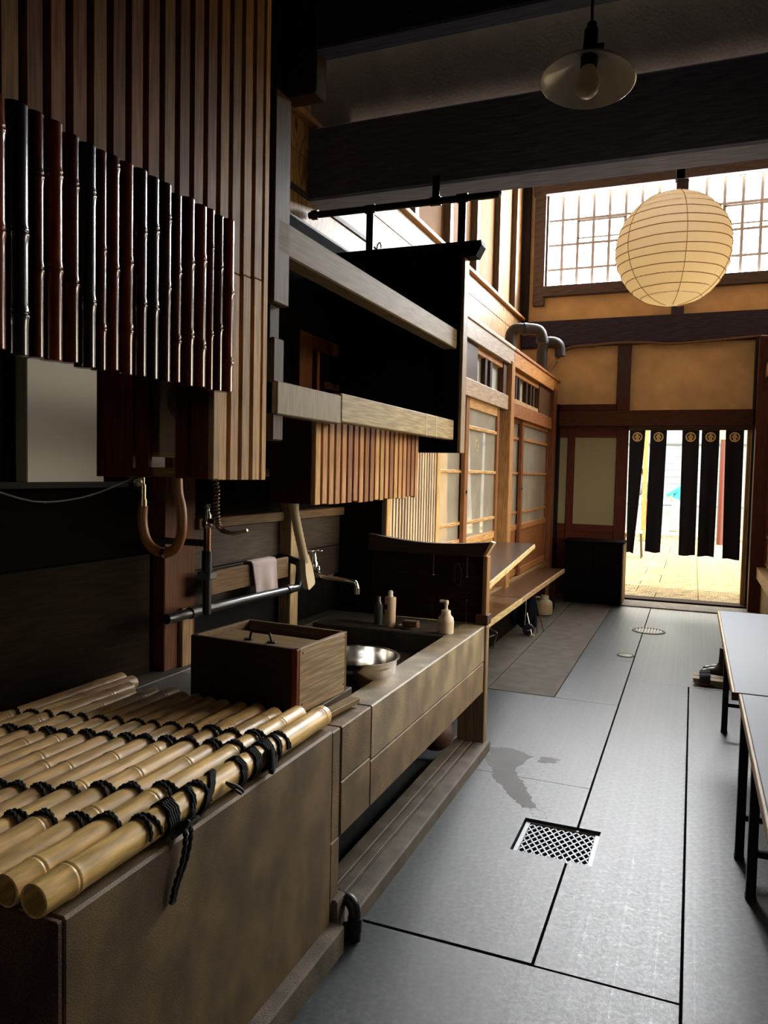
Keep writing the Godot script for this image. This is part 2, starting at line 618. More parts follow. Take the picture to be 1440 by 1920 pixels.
# ------------------------------------------------------------------ walls and ceiling
func build_shell() -> void:
	var dark := wood(hx("2a221d"), "z", 0.8)
	var o := struct("wall_left", "dark boarded kitchen wall with tan plaster above", "wall")
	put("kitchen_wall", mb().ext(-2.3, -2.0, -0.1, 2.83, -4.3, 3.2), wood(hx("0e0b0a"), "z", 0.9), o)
	put("room_side", mb().ext(-2.3, -2.13, -0.1, 2.72, -10.05, -4.3), plain(hx("15110e"), 0.9), o)
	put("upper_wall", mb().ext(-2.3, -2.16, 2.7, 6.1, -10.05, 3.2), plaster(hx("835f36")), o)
	o = struct("wall_right", "dark wooden right-hand wall of the passage", "wall")
	put("lower_wall", mb().ext(0.82, 1.0, -0.1, 1.0, -10.05, 3.2).ext(0.82, 1.0, 2.45, 3.1, -10.05, 3.2).ext(0.82, 1.0, 1.0, 2.45, -10.05, -6.6).ext(0.82, 1.0, 1.0, 2.45, -3.4, 3.2), wood(hx("6a4a36"), "z", 0.7), o)
	put("ledge", mb().ext(0.82, 2.2, 3.1, 3.2, -10.05, 3.2), dark, o)
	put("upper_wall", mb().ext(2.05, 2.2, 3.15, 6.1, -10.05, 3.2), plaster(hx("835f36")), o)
	o = struct("wall_near", "dark wall behind the camera", "wall")
	put("boards", mb().ext(-2.3, 0.0, -0.1, 6.1, 3.1, 3.25).ext(0.5, 2.2, -0.1, 6.1, 3.1, 3.25).ext(0.0, 0.5, -0.1, 1.5, 3.1, 3.25).ext(0.0, 0.5, 2.2, 6.1, 3.1, 3.25), wood(hx("3a2c22"), "y", 0.8), o)
	o = struct("window_8", "unseen small window added behind the camera as fill light", "window")  # unseen opening added to let fill light onto faces turned to the camera
	put("frame", mb().ext(-0.04, 0.0, 1.46, 2.24, 3.08, 3.25).ext(0.5, 0.54, 1.46, 2.24, 3.08, 3.25).ext(0.0, 0.5, 1.46, 1.5, 3.08, 3.25).ext(0.0, 0.5, 2.2, 2.24, 3.08, 3.25).ext(0.235, 0.265, 1.5, 2.2, 3.15, 3.18), wood(hx("6a4a36"), "y", 0.6), o)
	o = struct("window_7", "unseen side window added in the right wall to light the kitchen", "window")  # unseen opening added so skylight reaches the kitchen from the right
	var wf := wood(hx("6a4a36"), "z", 0.6)
	put("frame", mb().ext(0.80, 1.0, 0.96, 1.0, -6.64, -3.36).ext(0.80, 1.0, 2.45, 2.49, -6.64, -3.36).ext(0.80, 1.0, 1.0, 2.45, -6.64, -6.6).ext(0.80, 1.0, 1.0, 2.45, -3.4, -3.36), wf, o)
	for k in range(1, 6):
		put("muntin", mb().ext(0.9, 0.92, 1.0, 2.45, -6.61 + k * 0.5333, -6.59 + k * 0.5333), wf, o)
	o = struct("ceiling", "dark timber ceiling", "ceiling")
	put("high_ceiling", mb().ext(-2.3, 2.2, 6.0, 6.15, -10.05, -3.8), wood(hx("3b2f28"), "z", 0.8), o)
	put("low_ceiling", mb().ext(-2.3, 2.2, 4.3, 4.45, -3.9, 3.2), dark, o)
	put("closing_wall", mb().ext(-2.3, 2.2, 3.46, 6.1, -4.2, -4.05), plaster(hx("80746a")), o)
	# right-hand sliding screens seen at the frame's edge
	o = struct("trim_right", "reddish wooden post and sill along the right wall", "trim")
	var red := wood(hx("7a3d25"), "y", 0.5)
	put("post", mb().ext(0.62, 0.82, 0, 3.1, -9.62, -9.44, 0.004), wood(hx("5a2f20"), "y", 0.5), o)
	put("sill", mb().ext(0.69, 0.82, 0.40, 0.53, -9.44, -3.0, 0.004), wood(hx("a98a60"), "z", 0.5), o)
	put("skirting_board", mb().ext(0.74, 0.82, 0.0, 0.40, -9.44, -3.0), wood(hx("8d7a5e"), "z", 0.6), o)
	put("head_rail", mb().ext(0.69, 0.82, 2.62, 2.78, -9.44, -3.0, 0.004), wood(hx("7a5433"), "z", 0.5), o)
	put("upper_rail", mb().ext(0.72, 0.82, 2.85, 3.02, -9.44, -3.0, 0.004), wood(hx("7a5433"), "z", 0.5), o)
	for k in 2:
		var z := -9.44 + k * 1.4
		put("screen_stile", mb().ext(0.76, 0.80, 0.53, 2.62, z, z + 0.05, 0.003), red, o)
	for y in [0.56, 0.86, 1.4, 2.0]:
		put("screen_bar", mb().ext(0.765, 0.795, y, y + 0.035, -9.4, -8.0, 0.003), wood(hx("7a5433"), "z", 0.5), o)
	put("screen_paper", mb().ext(0.785, 0.79, 0.53, 2.62, -9.4, -8.0), plain(hx("b3a78c"), 0.8), o)

func build_end_wall() -> void:
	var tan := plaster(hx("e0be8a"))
	var o := struct("wall_end", "tan plastered end wall around the doorway and high window", "wall")
	var z0 := -10.08
	var z1 := -9.9
	var pl := mb()
	pl.ext(-2.3, 2.2, 2.22, 3.9, z0, z1)          # above the doorway up to the window sill
	pl.ext(-2.3, 2.2, 5.04, 6.1, z0, z1)
	pl.ext(-2.3, -1.86, 3.9, 5.04, z0, z1)
	pl.ext(1.80, 2.2, 3.9, 5.04, z0, z1)
	pl.ext(-0.33, -0.19, 3.9, 5.04, z0, z1)
	pl.ext(-2.3, -1.62, -0.1, 2.22, z0, z1)
	pl.ext(0.64, 2.2, -0.1, 2.22, z0, z1)
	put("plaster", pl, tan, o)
	var dk := hx("2d2530")
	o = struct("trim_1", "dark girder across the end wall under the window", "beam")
	put("girder", mb().ext(-2.13, 0.95, 3.13, 3.455, -9.9, -9.78, 0.006), wood(hx("433f50"), "x", 0.85), o)  # lightened bluish tone paints haze over the dark girder
	o = struct("trim_2", "reddish-brown lintel above the doorway", "lintel")
	put("lintel", mb().ext(-1.80, 0.74, 2.125, 2.315, -9.92, -9.74, 0.005), wood(hx("52301f"), "x", 0.6), o)
	put("upper_rail", mb().ext(-1.78, -0.82, 2.32, 2.40, -9.9, -9.80, 0.004), wood(hx("4b2419"), "x", 0.5), o)
	put("dark_track", mb().ext(-0.76, 0.62, 2.095, 2.125, -9.9, -9.76), wood(hx("4d372a"), "x", 0.5), o)
	o = struct("trim_3", "short dark stud between the two plaster panels", "post")
	put("stud", mb().ext(-0.925, -0.77, 2.315, 3.13, -9.9, -9.80, 0.004), wood(hx("4c3c3c"), "y", 0.6), o)
	put("stud_block", mb().ext(-0.91, -0.77, 2.32, 2.47, -9.81, -9.785, 0.004), wood(hx("5a2c1d"), "y", 0.5), o)
	o = struct("trim_4", "dark post right of the doorway", "post")
	put("post", mb().ext(0.60, 0.72, 0.0, 3.13, -9.92, -9.74, 0.005), wood(hx("33241f"), "y", 0.55), o)
	put("door_jamb", mb().ext(0.56, 0.60, 0.0, 2.1, -9.95, -9.85, 0.003), wood(hx("c39a62"), "y", 0.5), o)
	o = struct("trim_5", "dark post in the left corner of the end wall", "post")
	put("post", mb().ext(-1.86, -1.60, 0.0, 2.4, -9.9, -9.72, 0.004), wood(hx("241c1f"), "y", 0.6), o)
	put("corner_stud", mb().ext(-2.16, -2.06, 3.455, 6.0, -9.9, -9.82, 0.004), wood(hx("2a2222"), "y", 0.6), o)

# ------------------------------------------------------------------ high window
func build_windows() -> void:
	var glow := StandardMaterial3D.new()
	glow.albedo_color = Color(0.9, 0.9, 0.9)
	glow.roughness = 0.4
	glow.emission_enabled = true
	glow.emission = Color(0.98, 0.99, 1.0)
	glow.emission_energy_multiplier = 15.0
	var frame_m := wood(hx("665a58"), "x", 0.6)
	var bar_glare_m := plain(hx("bdb8b4"), 0.6)  # pale grey paints in the window glare on the bars
	var spec := [[-1.86, -0.33, 8], [-0.19, 1.80, 10]]
	for w in 2:
		var o := struct("window_%d" % (w + 1), ["high muntin window left of the middle stud", "high muntin window right of the middle stud"][w], "window")
		var x0: float = spec[w][0]
		var x1: float = spec[w][1]
		var n: int = spec[w][2]
		var y0 := 3.9
		var y1 := 5.04
		put("window_head", mb().ext(x0 - 0.16, x1 + 0.1, y1, y1 + 0.12, -9.93, -9.80, 0.005), frame_m, o)
		put("window_sill", mb().ext(x0 - 0.02, x1 + 0.05, y0 - 0.13, y0, -9.93, -9.80, 0.005), frame_m, o)
		if w == 0:
			put("window_jamb", mb().ext(x0 - 0.14, x0, y0 - 0.24, y1 + 0.01, -9.92, -9.81, 0.004), frame_m, o)
			put("sash_edge", mb().ext(x0, x0 + 0.025, y0, y1, -9.95, -9.88, 0.003), wood(hx("5d4c40"), "y", 0.5), o)
		var ys := [y0, 4.13, 4.435, 4.745, y1]
		for i in n:
			for j in 4:
				put("pane", mb().ext(x0 + (x1 - x0) * i / n + 0.004, x0 + (x1 - x0) * (i + 1) / n - 0.004, ys[j] + 0.004, ys[j + 1] - 0.004, -9.985, -9.978), glow, o)
		for i in range(1, n):
			var x := x0 + (x1 - x0) * i / n
			put("muntin", mb().ext(x - 0.018, x + 0.018, y0, y1, -9.976, -9.95), bar_glare_m, o)
		for j in range(1, 4):
			put("muntin", mb().ext(x0, x1, ys[j] - 0.016, ys[j] + 0.016, -9.9765, -9.951), bar_glare_m, o)
		# small inner frame with a maker's mark
		var fx0 := x0 + (x1 - x0) * 2.0 / n
		var fx1 := x0 + (x1 - x0) * (5.0 if w == 0 else 5.0) / n
		put("vent_frame", mb().ext(fx0, fx1, 4.70, 4.725, -9.977, -9.945).ext(fx0, fx1, 4.49, 4.51, -9.977, -9.945).ext(fx0, fx0 + 0.02, 4.49, 4.72, -9.977, -9.945).ext(fx1 - 0.02, fx1, 4.49, 4.72, -9.977, -9.945), bar_glare_m, o)
	var st := struct("trim_6", "dark middle stud between the two high windows", "post")
	put("stud", mb().ext(-0.33, -0.19, 3.455, 5.35, -9.9, -9.82, 0.004), wood(hx("4a4048"), "y", 0.6), st)
	# the daylight that those panes let in
	for w in 2:
		var x0: float = spec[w][0]
		var x1: float = spec[w][1]
		var a := AreaLight3D.new()
		a.name = "window_daylight_%d" % (w + 1)
		a.area_size = Vector2(x1 - x0 - 0.04, 1.1)
		a.light_color = Color(0.98, 0.99, 1.0)
		a.light_energy = 95.0 * (x1 - x0 - 0.04) * 1.1 / PI
		a.area_range = 30.0
		a.shadow_enabled = true
		add_child(a)
		a.position = v3((x0 + x1) / 2, 4.47, -9.9775)
		a.rotation = Vector3(0, PI, 0)

# ------------------------------------------------------------------ doorway: fixed door, split curtain, cabinet
func build_entrance() -> void:
	var red := wood(hx("5e2a1b"), "y", 0.5)
	var redx := wood(hx("5e2a1b"), "x", 0.5)
	var o := struct("door_1", "reddish-brown fixed door with two frosted panes left of the curtain", "door")
	var glass := base(hx("8f8460"), 0.5)
	glass.clearcoat_enabled = true
	glass.clearcoat = 0.6
	glass.clearcoat_roughness = 0.25
	for s in [[-1.66, -1.60], [-1.50, -1.41], [-0.905, -0.765]]:
		put("stile", mb().ext(s[0], s[1], 0.0, 2.13, -9.89, -9.84, 0.004), red, o)
	for r in [[1.99, 2.13], [0.80, 0.895], [0.0, 0.12]]:
		put("rail", mb().ext(-1.66, -0.77, r[0], r[1], -9.885, -9.845, 0.003), redx, o)
	put("pane", mb().ext(-1.60, -1.50, 0.895, 1.99, -9.875, -9.867), glass, o)
	put("pane", mb().ext(-1.41, -0.905, 0.895, 1.99, -9.875, -9.867), glass, o)
	put("lower_panel", mb().ext(-1.60, -1.50, 0.12, 0.80, -9.878, -9.86), redx, o)
	put("lower_panel", mb().ext(-1.41, -0.905, 0.12, 0.80, -9.878, -9.86), redx, o)
	# split entrance curtain
	var n := thing("noren_curtain", "black split shop curtain of five cloth strips hanging in the bright doorway", "curtain", v3(0, 0, -9.79))
	put("rod", mb().tube(PackedVector3Array([v3(-0.76, 2.085, 0), v3(0.60, 2.085, 0)]), 0.011, 10), wood(hx("6a5232"), "x", 0.5), n)
	var cloth := base(hx("17151c"), 0.9)
	cloth.rim_enabled = true
	cloth.rim = 0.2
	var gold := plain(hx("ffe09a"), 0.7)
	var tops := [[-0.749, -0.565], [-0.508, -0.32], [-0.148, 0.041], [0.067, 0.262], [0.325, 0.521]]
	var bots := [[-0.738, -0.655], [-0.522, -0.345], [-0.137, 0.048], [0.073, 0.255], [0.347, 0.531]]
	var lows := [0.575, 0.595, 0.578, 0.578, 0.562]
	for i in 5:
		var a0: float = tops[i][0]
		var a1: float = tops[i][1]
		var b0: float = bots[i][0]
		var b1: float = bots[i][1]
		var lo: float = lows[i]
		var ph := i * 1.7
		var panel := put("cloth_strip", mb().sheet(func(u: float, vv: float) -> Vector3:
			var x := lerpf(lerpf(a0, a1, u), lerpf(b0, b1, u), pow(vv, 1.2))
			return v3(x, lerpf(2.098, lo + 0.006 * sin(u * 5.0 + ph), vv), (0.004 + 0.014 * vv) * sin(u * 7.0 + ph + vv * 1.3)), 12, 16, 0.003), cloth, n)
		var cx := (a0 + a1) / 2
		var cr := mb()
		var ring := PackedVector3Array()
		for k in 29:
			ring.append(v3(cx + 0.051 * cos(TAU * k / 28), 1.995 + 0.051 * sin(TAU * k / 28), 0.012))
		for k in 28:
			cr.bar(ring[k], ring[k + 1], 0.012, 0.004, 0.0, Vector3.BACK)
		for s in [[-0.5, 0.42, 0.5, 0.42], [-0.3, 0.68, 0.3, 0.68], [0, 0.9, 0, 0.2], [0, 0.30, -0.75, -0.28], [0, 0.30, 0.75, -0.28], [-0.62, 0.12, 0.62, 0.12], [-0.3, -0.14, 0.3, -0.14], [-0.3, -0.36, 0.3, -0.36], [-0.3, -0.36, -0.3, -0.78], [0.3, -0.36, 0.3, -0.78], [-0.3, -0.78, 0.3, -0.78], [-0.3, -0.57, 0.3, -0.57]]:
			cr.bar(v3(cx + s[0] * 0.047, 1.995 + s[1] * 0.047, 0.0125), v3(cx + s[2] * 0.047, 1.995 + s[3] * 0.047, 0.0125), 0.0075, 0.004, 0.0, Vector3.BACK)
		put("crest", cr, gold, panel)
	# dark cabinet before the fixed door
	var c := thing("cabinet", "black wooden cabinet standing before the fixed door beside the doorway", "cabinet", v3(-1.06, 0, -9.3))
	var bk := wood(hx("0d0b0c"), "x", 0.8)
	put("body", mb().ext(-0.33, 0.33, 0.03, 0.72, -0.25, 0.14, 0.004), bk, c)
	put("top", mb().ext(-0.345, 0.345, 0.72, 0.745, -0.26, 0.16, 0.004), bk, c)
	put("lit_side", mb().ext(0.33, 0.343, 0.03, 0.72, -0.25, 0.145, 0.002), wood(hx("8a6f49"), "y", 0.5), c)  # tan sheet paints the light falling on the right side of the cabinet
	put("door", mb().ext(-0.325, -0.003, 0.06, 0.71, 0.14, 0.152, 0.003), bk, c)
	put("door", mb().ext(0.003, 0.325, 0.06, 0.71, 0.14, 0.152, 0.003), bk, c)
	put("plinth", mb().ext(-0.32, 0.32, 0.0, 0.03, -0.24, 0.12), bk, c)

# ------------------------------------------------------------------ cross beams
func build_beams() -> void:
	var bk := wood(hx("8289a8"), "x", 0.6)  # pale blue tone paints a veil of haze over dark timber
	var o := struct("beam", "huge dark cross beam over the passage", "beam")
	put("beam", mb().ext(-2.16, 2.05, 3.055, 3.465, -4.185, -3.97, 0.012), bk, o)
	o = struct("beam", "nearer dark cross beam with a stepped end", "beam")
	put("beam", mb().ext(-1.13, 0.82, 2.77, 3.5, -2.175, -2.10, 0.006), wood(hx("4e5570"), "x", 0.6), o)  # bluish tint paints haze over the dark nearer beam
	put("stepped_end", mb().ext(-1.225, -1.105, 2.645, 3.5, -2.175, -2.10, 0.006), wood(hx("4a3427"), "y", 0.6), o)
	o = struct("trim_7", "brown post beside the slatted hood carrying the nearer beam", "post")
	put("upper_post", mb().ext(-1.30, -1.20, 2.01, 2.645, -2.125, -2.03, 0.004), wood(hx("6d5743"), "y", 0.55), o)
	put("upper_post", mb().ext(-1.30, -1.23, 2.645, 4.3, -2.12, -2.0, 0.004), wood(hx("4a3a2e"), "y", 0.55), o)
	put("tenon", mb().ext(-1.28, -1.225, 1.90, 2.01, -2.11, -2.05, 0.003), wood(hx("3c2c20"), "y", 0.6), o)
	put("lower_post", mb().ext(-1.27, -1.215, 1.592, 1.91, -2.125, -2.06, 0.004), wood(hx("594b3d"), "y", 0.55), o)
	# the two pale rails that run on to the hanging board
	o = struct("beam", "pale weathered upper rail running from the post to the hanging board", "beam")
	put("rail", mb().ext(-1.275, -1.20, 2.165, 2.268, -3.94, -2.05, 0.005), wood(hx("928062"), "z", 0.6), o)
	o = struct("beam", "pale weathered lower rail under the dark gap", "beam")
	put("rail", mb().ext(-1.25, -1.20, 1.672, 1.775, -2.52, -2.06, 0.004), wood(hx("a0927a"), "y", 0.5), o)
	put("rail", mb().ext(-1.25, -1.20, 1.680, 1.785, -3.92, -2.523, 0.004), wood(hx("ad9a70"), "z", 0.5), o)
	for z in [-3.47, -3.62]:
		put("cord_loop", mb().ext(-1.2015, -1.1985, 1.68, 1.786, z - 0.003, z + 0.003), plain(hx("d8ceb4"), 0.8), o)

# ------------------------------------------------------------------ shoji fronts of the left rooms
func build_left_room() -> void:
	var o := struct("trim_8", "weathered head rails above the sliding glass doors", "trim")
	var pale := wood(hx("b08d60"), "z", 0.5)
	var pale2 := wood(hx("c08648"), "z", 0.5)
	put("head_rail", mb().ext(-1.72, -1.61, 2.525, 2.665, -7.15, -4.12, 0.004), wood(hx("b3a08a"), "z", 0.5), o)
	put("head_rail", mb().ext(-1.72, -1.61, 2.525, 2.665, -9.6, -7.155, 0.004), pale2, o)
	put("coping", mb().ext(-2.13, -1.60, 2.667, 2.70, -7.15, -4.12, 0.005), wood(hx("c4b08c"), "z", 0.5), o)
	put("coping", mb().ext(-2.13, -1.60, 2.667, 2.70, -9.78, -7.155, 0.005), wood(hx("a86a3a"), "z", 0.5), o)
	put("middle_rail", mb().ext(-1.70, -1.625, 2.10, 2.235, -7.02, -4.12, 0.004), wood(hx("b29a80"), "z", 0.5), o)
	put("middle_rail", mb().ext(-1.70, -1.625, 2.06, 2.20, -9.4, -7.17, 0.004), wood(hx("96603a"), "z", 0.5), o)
	put("bottom_track", mb().ext(-1.72, -1.63, 0.40, 0.455, -9.6, -4.12, 0.004), wood(hx("8a6a44"), "z", 0.5), o)
	o = struct("trim_9", "wooden post between the two bays of sliding doors", "post")
	put("post", mb().ext(-1.72, -1.60, 0.0, 2.56, -7.17, -7.03, 0.006), wood(hx("b08050"), "y", 0.45), o)
	o = struct("trim_10", "reddish corner post at the far end of the sliding doors", "post")
	put("post", mb().ext(-1.74, -1.60, 0.0, 2.56, -9.55, -9.35, 0.006), wood(hx("7a4a30"), "y", 0.5), o)
	# lattice of narrow uprights
	o = struct("door_2", "tall lattice door of narrow pale uprights at the near end of the bench", "door")
	var lat := wood(hx("e0c8a4"), "y", 0.5)
	var lat2 := wood(hx("c4ab90"), "y", 0.5)
	put("backing", mb().ext(-1.72, -1.70, 0.46, 2.10, -5.02, -4.12), plain(hx("0d0b0a"), 0.9), o)
	var z := -4.16
	while z > -4.98:
		put("slat", mb().ext(-1.665, -1.648, 0.47, 2.10, z - 0.027, z, 0.002), [lat, lat2][rng.randi() % 2], o)
		z -= 0.0505
	put("stile", mb().ext(-1.69, -1.645, 0.46, 2.10, -5.09, -5.02, 0.003), wood(hx("d0aa70"), "y", 0.45), o)
	put("stile", mb().ext(-1.69, -1.645, 0.46, 2.10, -4.16, -4.10, 0.003), wood(hx("caa066"), "y", 0.45), o)
	# glazed sliding doors
	var glass := base(hx("9a9280"), 0.45)
	glass.albedo_texture = tex["mottle"]
	tri_map(glass, v3(1.3, 1.3, 1.3))
	glass.clearcoat_enabled = true
	glass.clearcoat = 1.0
	glass.clearcoat_roughness = 0.02
	var labels := ["pale glazed sliding door next to the lattice, catching the doorway's light", "glazed sliding door with a small round mark left of the bay post", "glazed sliding door right of the bay post", "farthest glazed sliding door by the corner post"]
	var spans := [[-5.86, -5.09, 0.0], [-6.80, -5.72, 0.028], [-7.92, -7.17, 0.0], [-9.35, -7.80, 0.028]]
	for i in 4:
		var near: float = spans[i][1]
		var far: float = spans[i][0]
		var x: float = -1.70 + spans[i][2]
		var d := struct("door_%d" % (i + 3), labels[i], "door")
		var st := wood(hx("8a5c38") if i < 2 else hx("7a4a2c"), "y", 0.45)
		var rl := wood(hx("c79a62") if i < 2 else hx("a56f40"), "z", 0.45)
		var sw := 0.09 if i % 2 else 0.05
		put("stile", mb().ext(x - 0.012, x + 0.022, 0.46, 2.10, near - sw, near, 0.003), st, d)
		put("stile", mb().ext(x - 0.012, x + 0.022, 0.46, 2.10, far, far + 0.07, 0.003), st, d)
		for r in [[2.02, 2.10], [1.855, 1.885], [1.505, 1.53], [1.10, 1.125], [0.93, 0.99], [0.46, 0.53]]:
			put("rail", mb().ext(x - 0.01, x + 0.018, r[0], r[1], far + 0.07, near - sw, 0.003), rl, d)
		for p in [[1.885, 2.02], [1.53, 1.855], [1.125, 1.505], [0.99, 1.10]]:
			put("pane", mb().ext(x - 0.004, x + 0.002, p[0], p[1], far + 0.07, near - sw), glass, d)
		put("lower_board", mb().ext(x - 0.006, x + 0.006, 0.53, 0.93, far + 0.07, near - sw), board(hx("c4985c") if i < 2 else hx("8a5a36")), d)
		put("finger_pull", mb().lathe(PackedVector2Array([Vector2(0.0, 0.0), Vector2(0.013, 0.0), Vector2(0.016, 0.004), Vector2(0.012, 0.006)]), 14, Transform3D(Basis(Vector3.BACK, -PI / 2), v3(x + 0.022, 1.36, near - sw / 2))), plain(hx("241a14"), 0.4, 0.6), d)
		if i == 1:
			var mk := mb()
			for k in 16:
				var a := TAU * k / 16.0
				var b := TAU * (k + 1) / 16.0
				mk.bar(v3(x + 0.003, 1.735 + 0.045 * sin(a), -6.12 + 0.045 * cos(a)), v3(x + 0.003, 1.735 + 0.045 * sin(b), -6.12 + 0.045 * cos(b)), 0.009, 0.002, 0.0, Vector3.UP)
			mk.bar(v3(x + 0.003, 1.76, -6.10), v3(x + 0.003, 1.71, -6.14), 0.009, 0.002)
			put("round_mark", mk, plain(hx("d2c6a2"), 0.6), d)
	# transom lights
	var wins := [[-5.60, -4.2, 3], [-7.02, -5.60, 3], [-9.34, -7.18, 6]]
	for w in 3:
		var d := struct("window_%d" % (w + 3), ["transom light above the lattice door", "transom light with dark bars above the marked door", "transom light with dark bars by the corner post"][w], "window")
		var z0: float = wins[w][0]
		var z1: float = wins[w][1]
		var dkb := wood(hx("3c2a1e"), "y", 0.5)
		put("pane", mb().ext(-1.70, -1.694, 2.22, 2.53, z0, z1), plain(hx("aab0a4") if w < 2 else hx("a8a284"), 0.4), d)
		var far_w: float = [0.10, 0.16, 0.74][w]
		var near_w: float = [0.10, 0.37, 0.12][w]
		put("stile", mb().ext(-1.70, -1.64, 2.20, 2.53, z0, z0 + far_w, 0.003), wood(hx("5a3c28"), "y", 0.5), d)
		put("stile", mb().ext(-1.70, -1.64, 2.20, 2.53, z1 - near_w, z1, 0.003), wood(hx("4a3020"), "y", 0.5), d)
		put("rail", mb().ext(-1.70, -1.65, 2.47, 2.53, z0 + far_w, z1 - near_w, 0.003), pale2, d)
		put("rail", mb().ext(-1.70, -1.65, 2.20, 2.245, z0 + far_w, z1 - near_w, 0.003), pale, d)
		var at: Array = [[-4.7, -4.87], [-6.30, -6.47], [-7.485, -7.625, -7.99, -8.205, -8.35]][w]
		for zc in at:
			put("bar", mb().ext(-1.694, -1.655, 2.245, 2.47, zc - 0.035, zc + 0.035, 0.002), dkb, d)
	# end screen closing the rooms towards the kitchen
	o = struct("wall_inner", "dark end wall of the left rooms behind the hanging board", "wall")
	put("boards", mb().ext(-2.13, -1.66, 0, 2.66, -4.12, -4.06), wood(hx("17130f"), "y", 0.8), o)

# ------------------------------------------------------------------ kitchen back wall and what is fixed to it
func build_kitchen_wall() -> void:
	var o := struct("trim_11", "dark boarded splashback with a ledge behind the sink", "wall panel")
	put("ledge_board", mb().ext(-2.0, -1.90, 1.245, 1.29, -4.06, -2.64, 0.003), wood(hx("6a5238"), "z", 0.5), o)
	put("wide_board", mb().ext(-2.0, -1.93, 1.07, 1.242, -4.06, -2.64, 0.003), wood(hx("3e342a"), "z", 0.45), o)
	put("wide_board", mb().ext(-2.0, -1.93, 0.90, 1.066, -4.06, -2.64, 0.003), wood(hx("352c25"), "z", 0.5), o)
	put("plinth", mb().ext(-2.0, -1.94, 0.62, 0.88, -4.06, -2.64), plain(hx("0b0b0c"), 0.7), o)
	put("stub", mb().ext(-1.99, -1.96, 0.88, 0.9, -4.06, -3.9), wood(hx("8a7a60"), "z"), o)
	o = struct("trim_12", "pale upright behind the sink", "post")
	put("post", mb().ext(-1.93, -1.86, 0.70, 1.50, -3.43, -3.35, 0.003), wood(hx("a38c68"), "y", 0.5), o)
	put("short_post", mb().ext(-1.80, -1.74, 1.52, 1.70, -2.86, -2.80, 0.003), wood(hx("5c4a38"), "y", 0.5), o)
	o = struct("trim_13", "brown upright at the left end of the splashback", "post")
	put("post", mb().ext(-2.0, -1.92, 0.55, 2.83, -2.64, -2.44, 0.004), wood(hx("5a331d"), "y", 0.55), o)
	put("lower_post", mb().ext(-1.95, -1.90, 0.58, 0.93, -2.60, -2.53, 0.003), wood(hx("8d7050"), "y", 0.55), o)
	# grey sheet panel behind the bamboo screen
	o = struct("trim_14", "pale grey sheet panel behind the bamboo screen", "wall panel")
	put("sheet", mb().ext(-2.0, -1.95, 1.44, 2.4, -2.14, -1.80, 0.003), plain(hx("8f897c"), 0.5), o)
	put("ledge", mb().ext(-2.0, -1.93, 1.425, 1.445, -2.3, -0.6), plain(hx("242220"), 0.7), o)
	put("brown_panel", mb().ext(-2.0, -1.96, 0.60, 1.16, -2.40, -0.5), wood(hx("211912"), "z", 0.8), o)
	# small dark hatch seen between the two rails
	o = struct("window_6", "dim wooden hatch frame high in the dark kitchen wall", "window")
	var br := wood(hx("6a3e22"), "y", 0.55)
	put("frame_upright", mb().ext(-2.0, -1.95, 1.86, 2.24, -3.72, -3.58, 0.003), br, o)
	put("frame_head", mb().ext(-2.0, -1.955, 2.16, 2.24, -4.5, -3.72, 0.003), wood(hx("55301c"), "z", 0.55), o)
	put("inner_bar", mb().ext(-2.0, -1.96, 1.87, 2.16, -3.83, -3.80, 0.002), wood(hx("8a5028"), "y", 0.5), o)
	put("shelf", mb().ext(-2.0, -1.93, 1.96, 2.0, -4.02, -3.83, 0.002), wood(hx("4a2a1a"), "z", 0.55), o)
	put("plank_end", mb().ext(-1.72, -1.66, 1.66, 1.74, -2.95, -2.79, 0.003), wood(hx("b89a6a"), "z", 0.5), o)

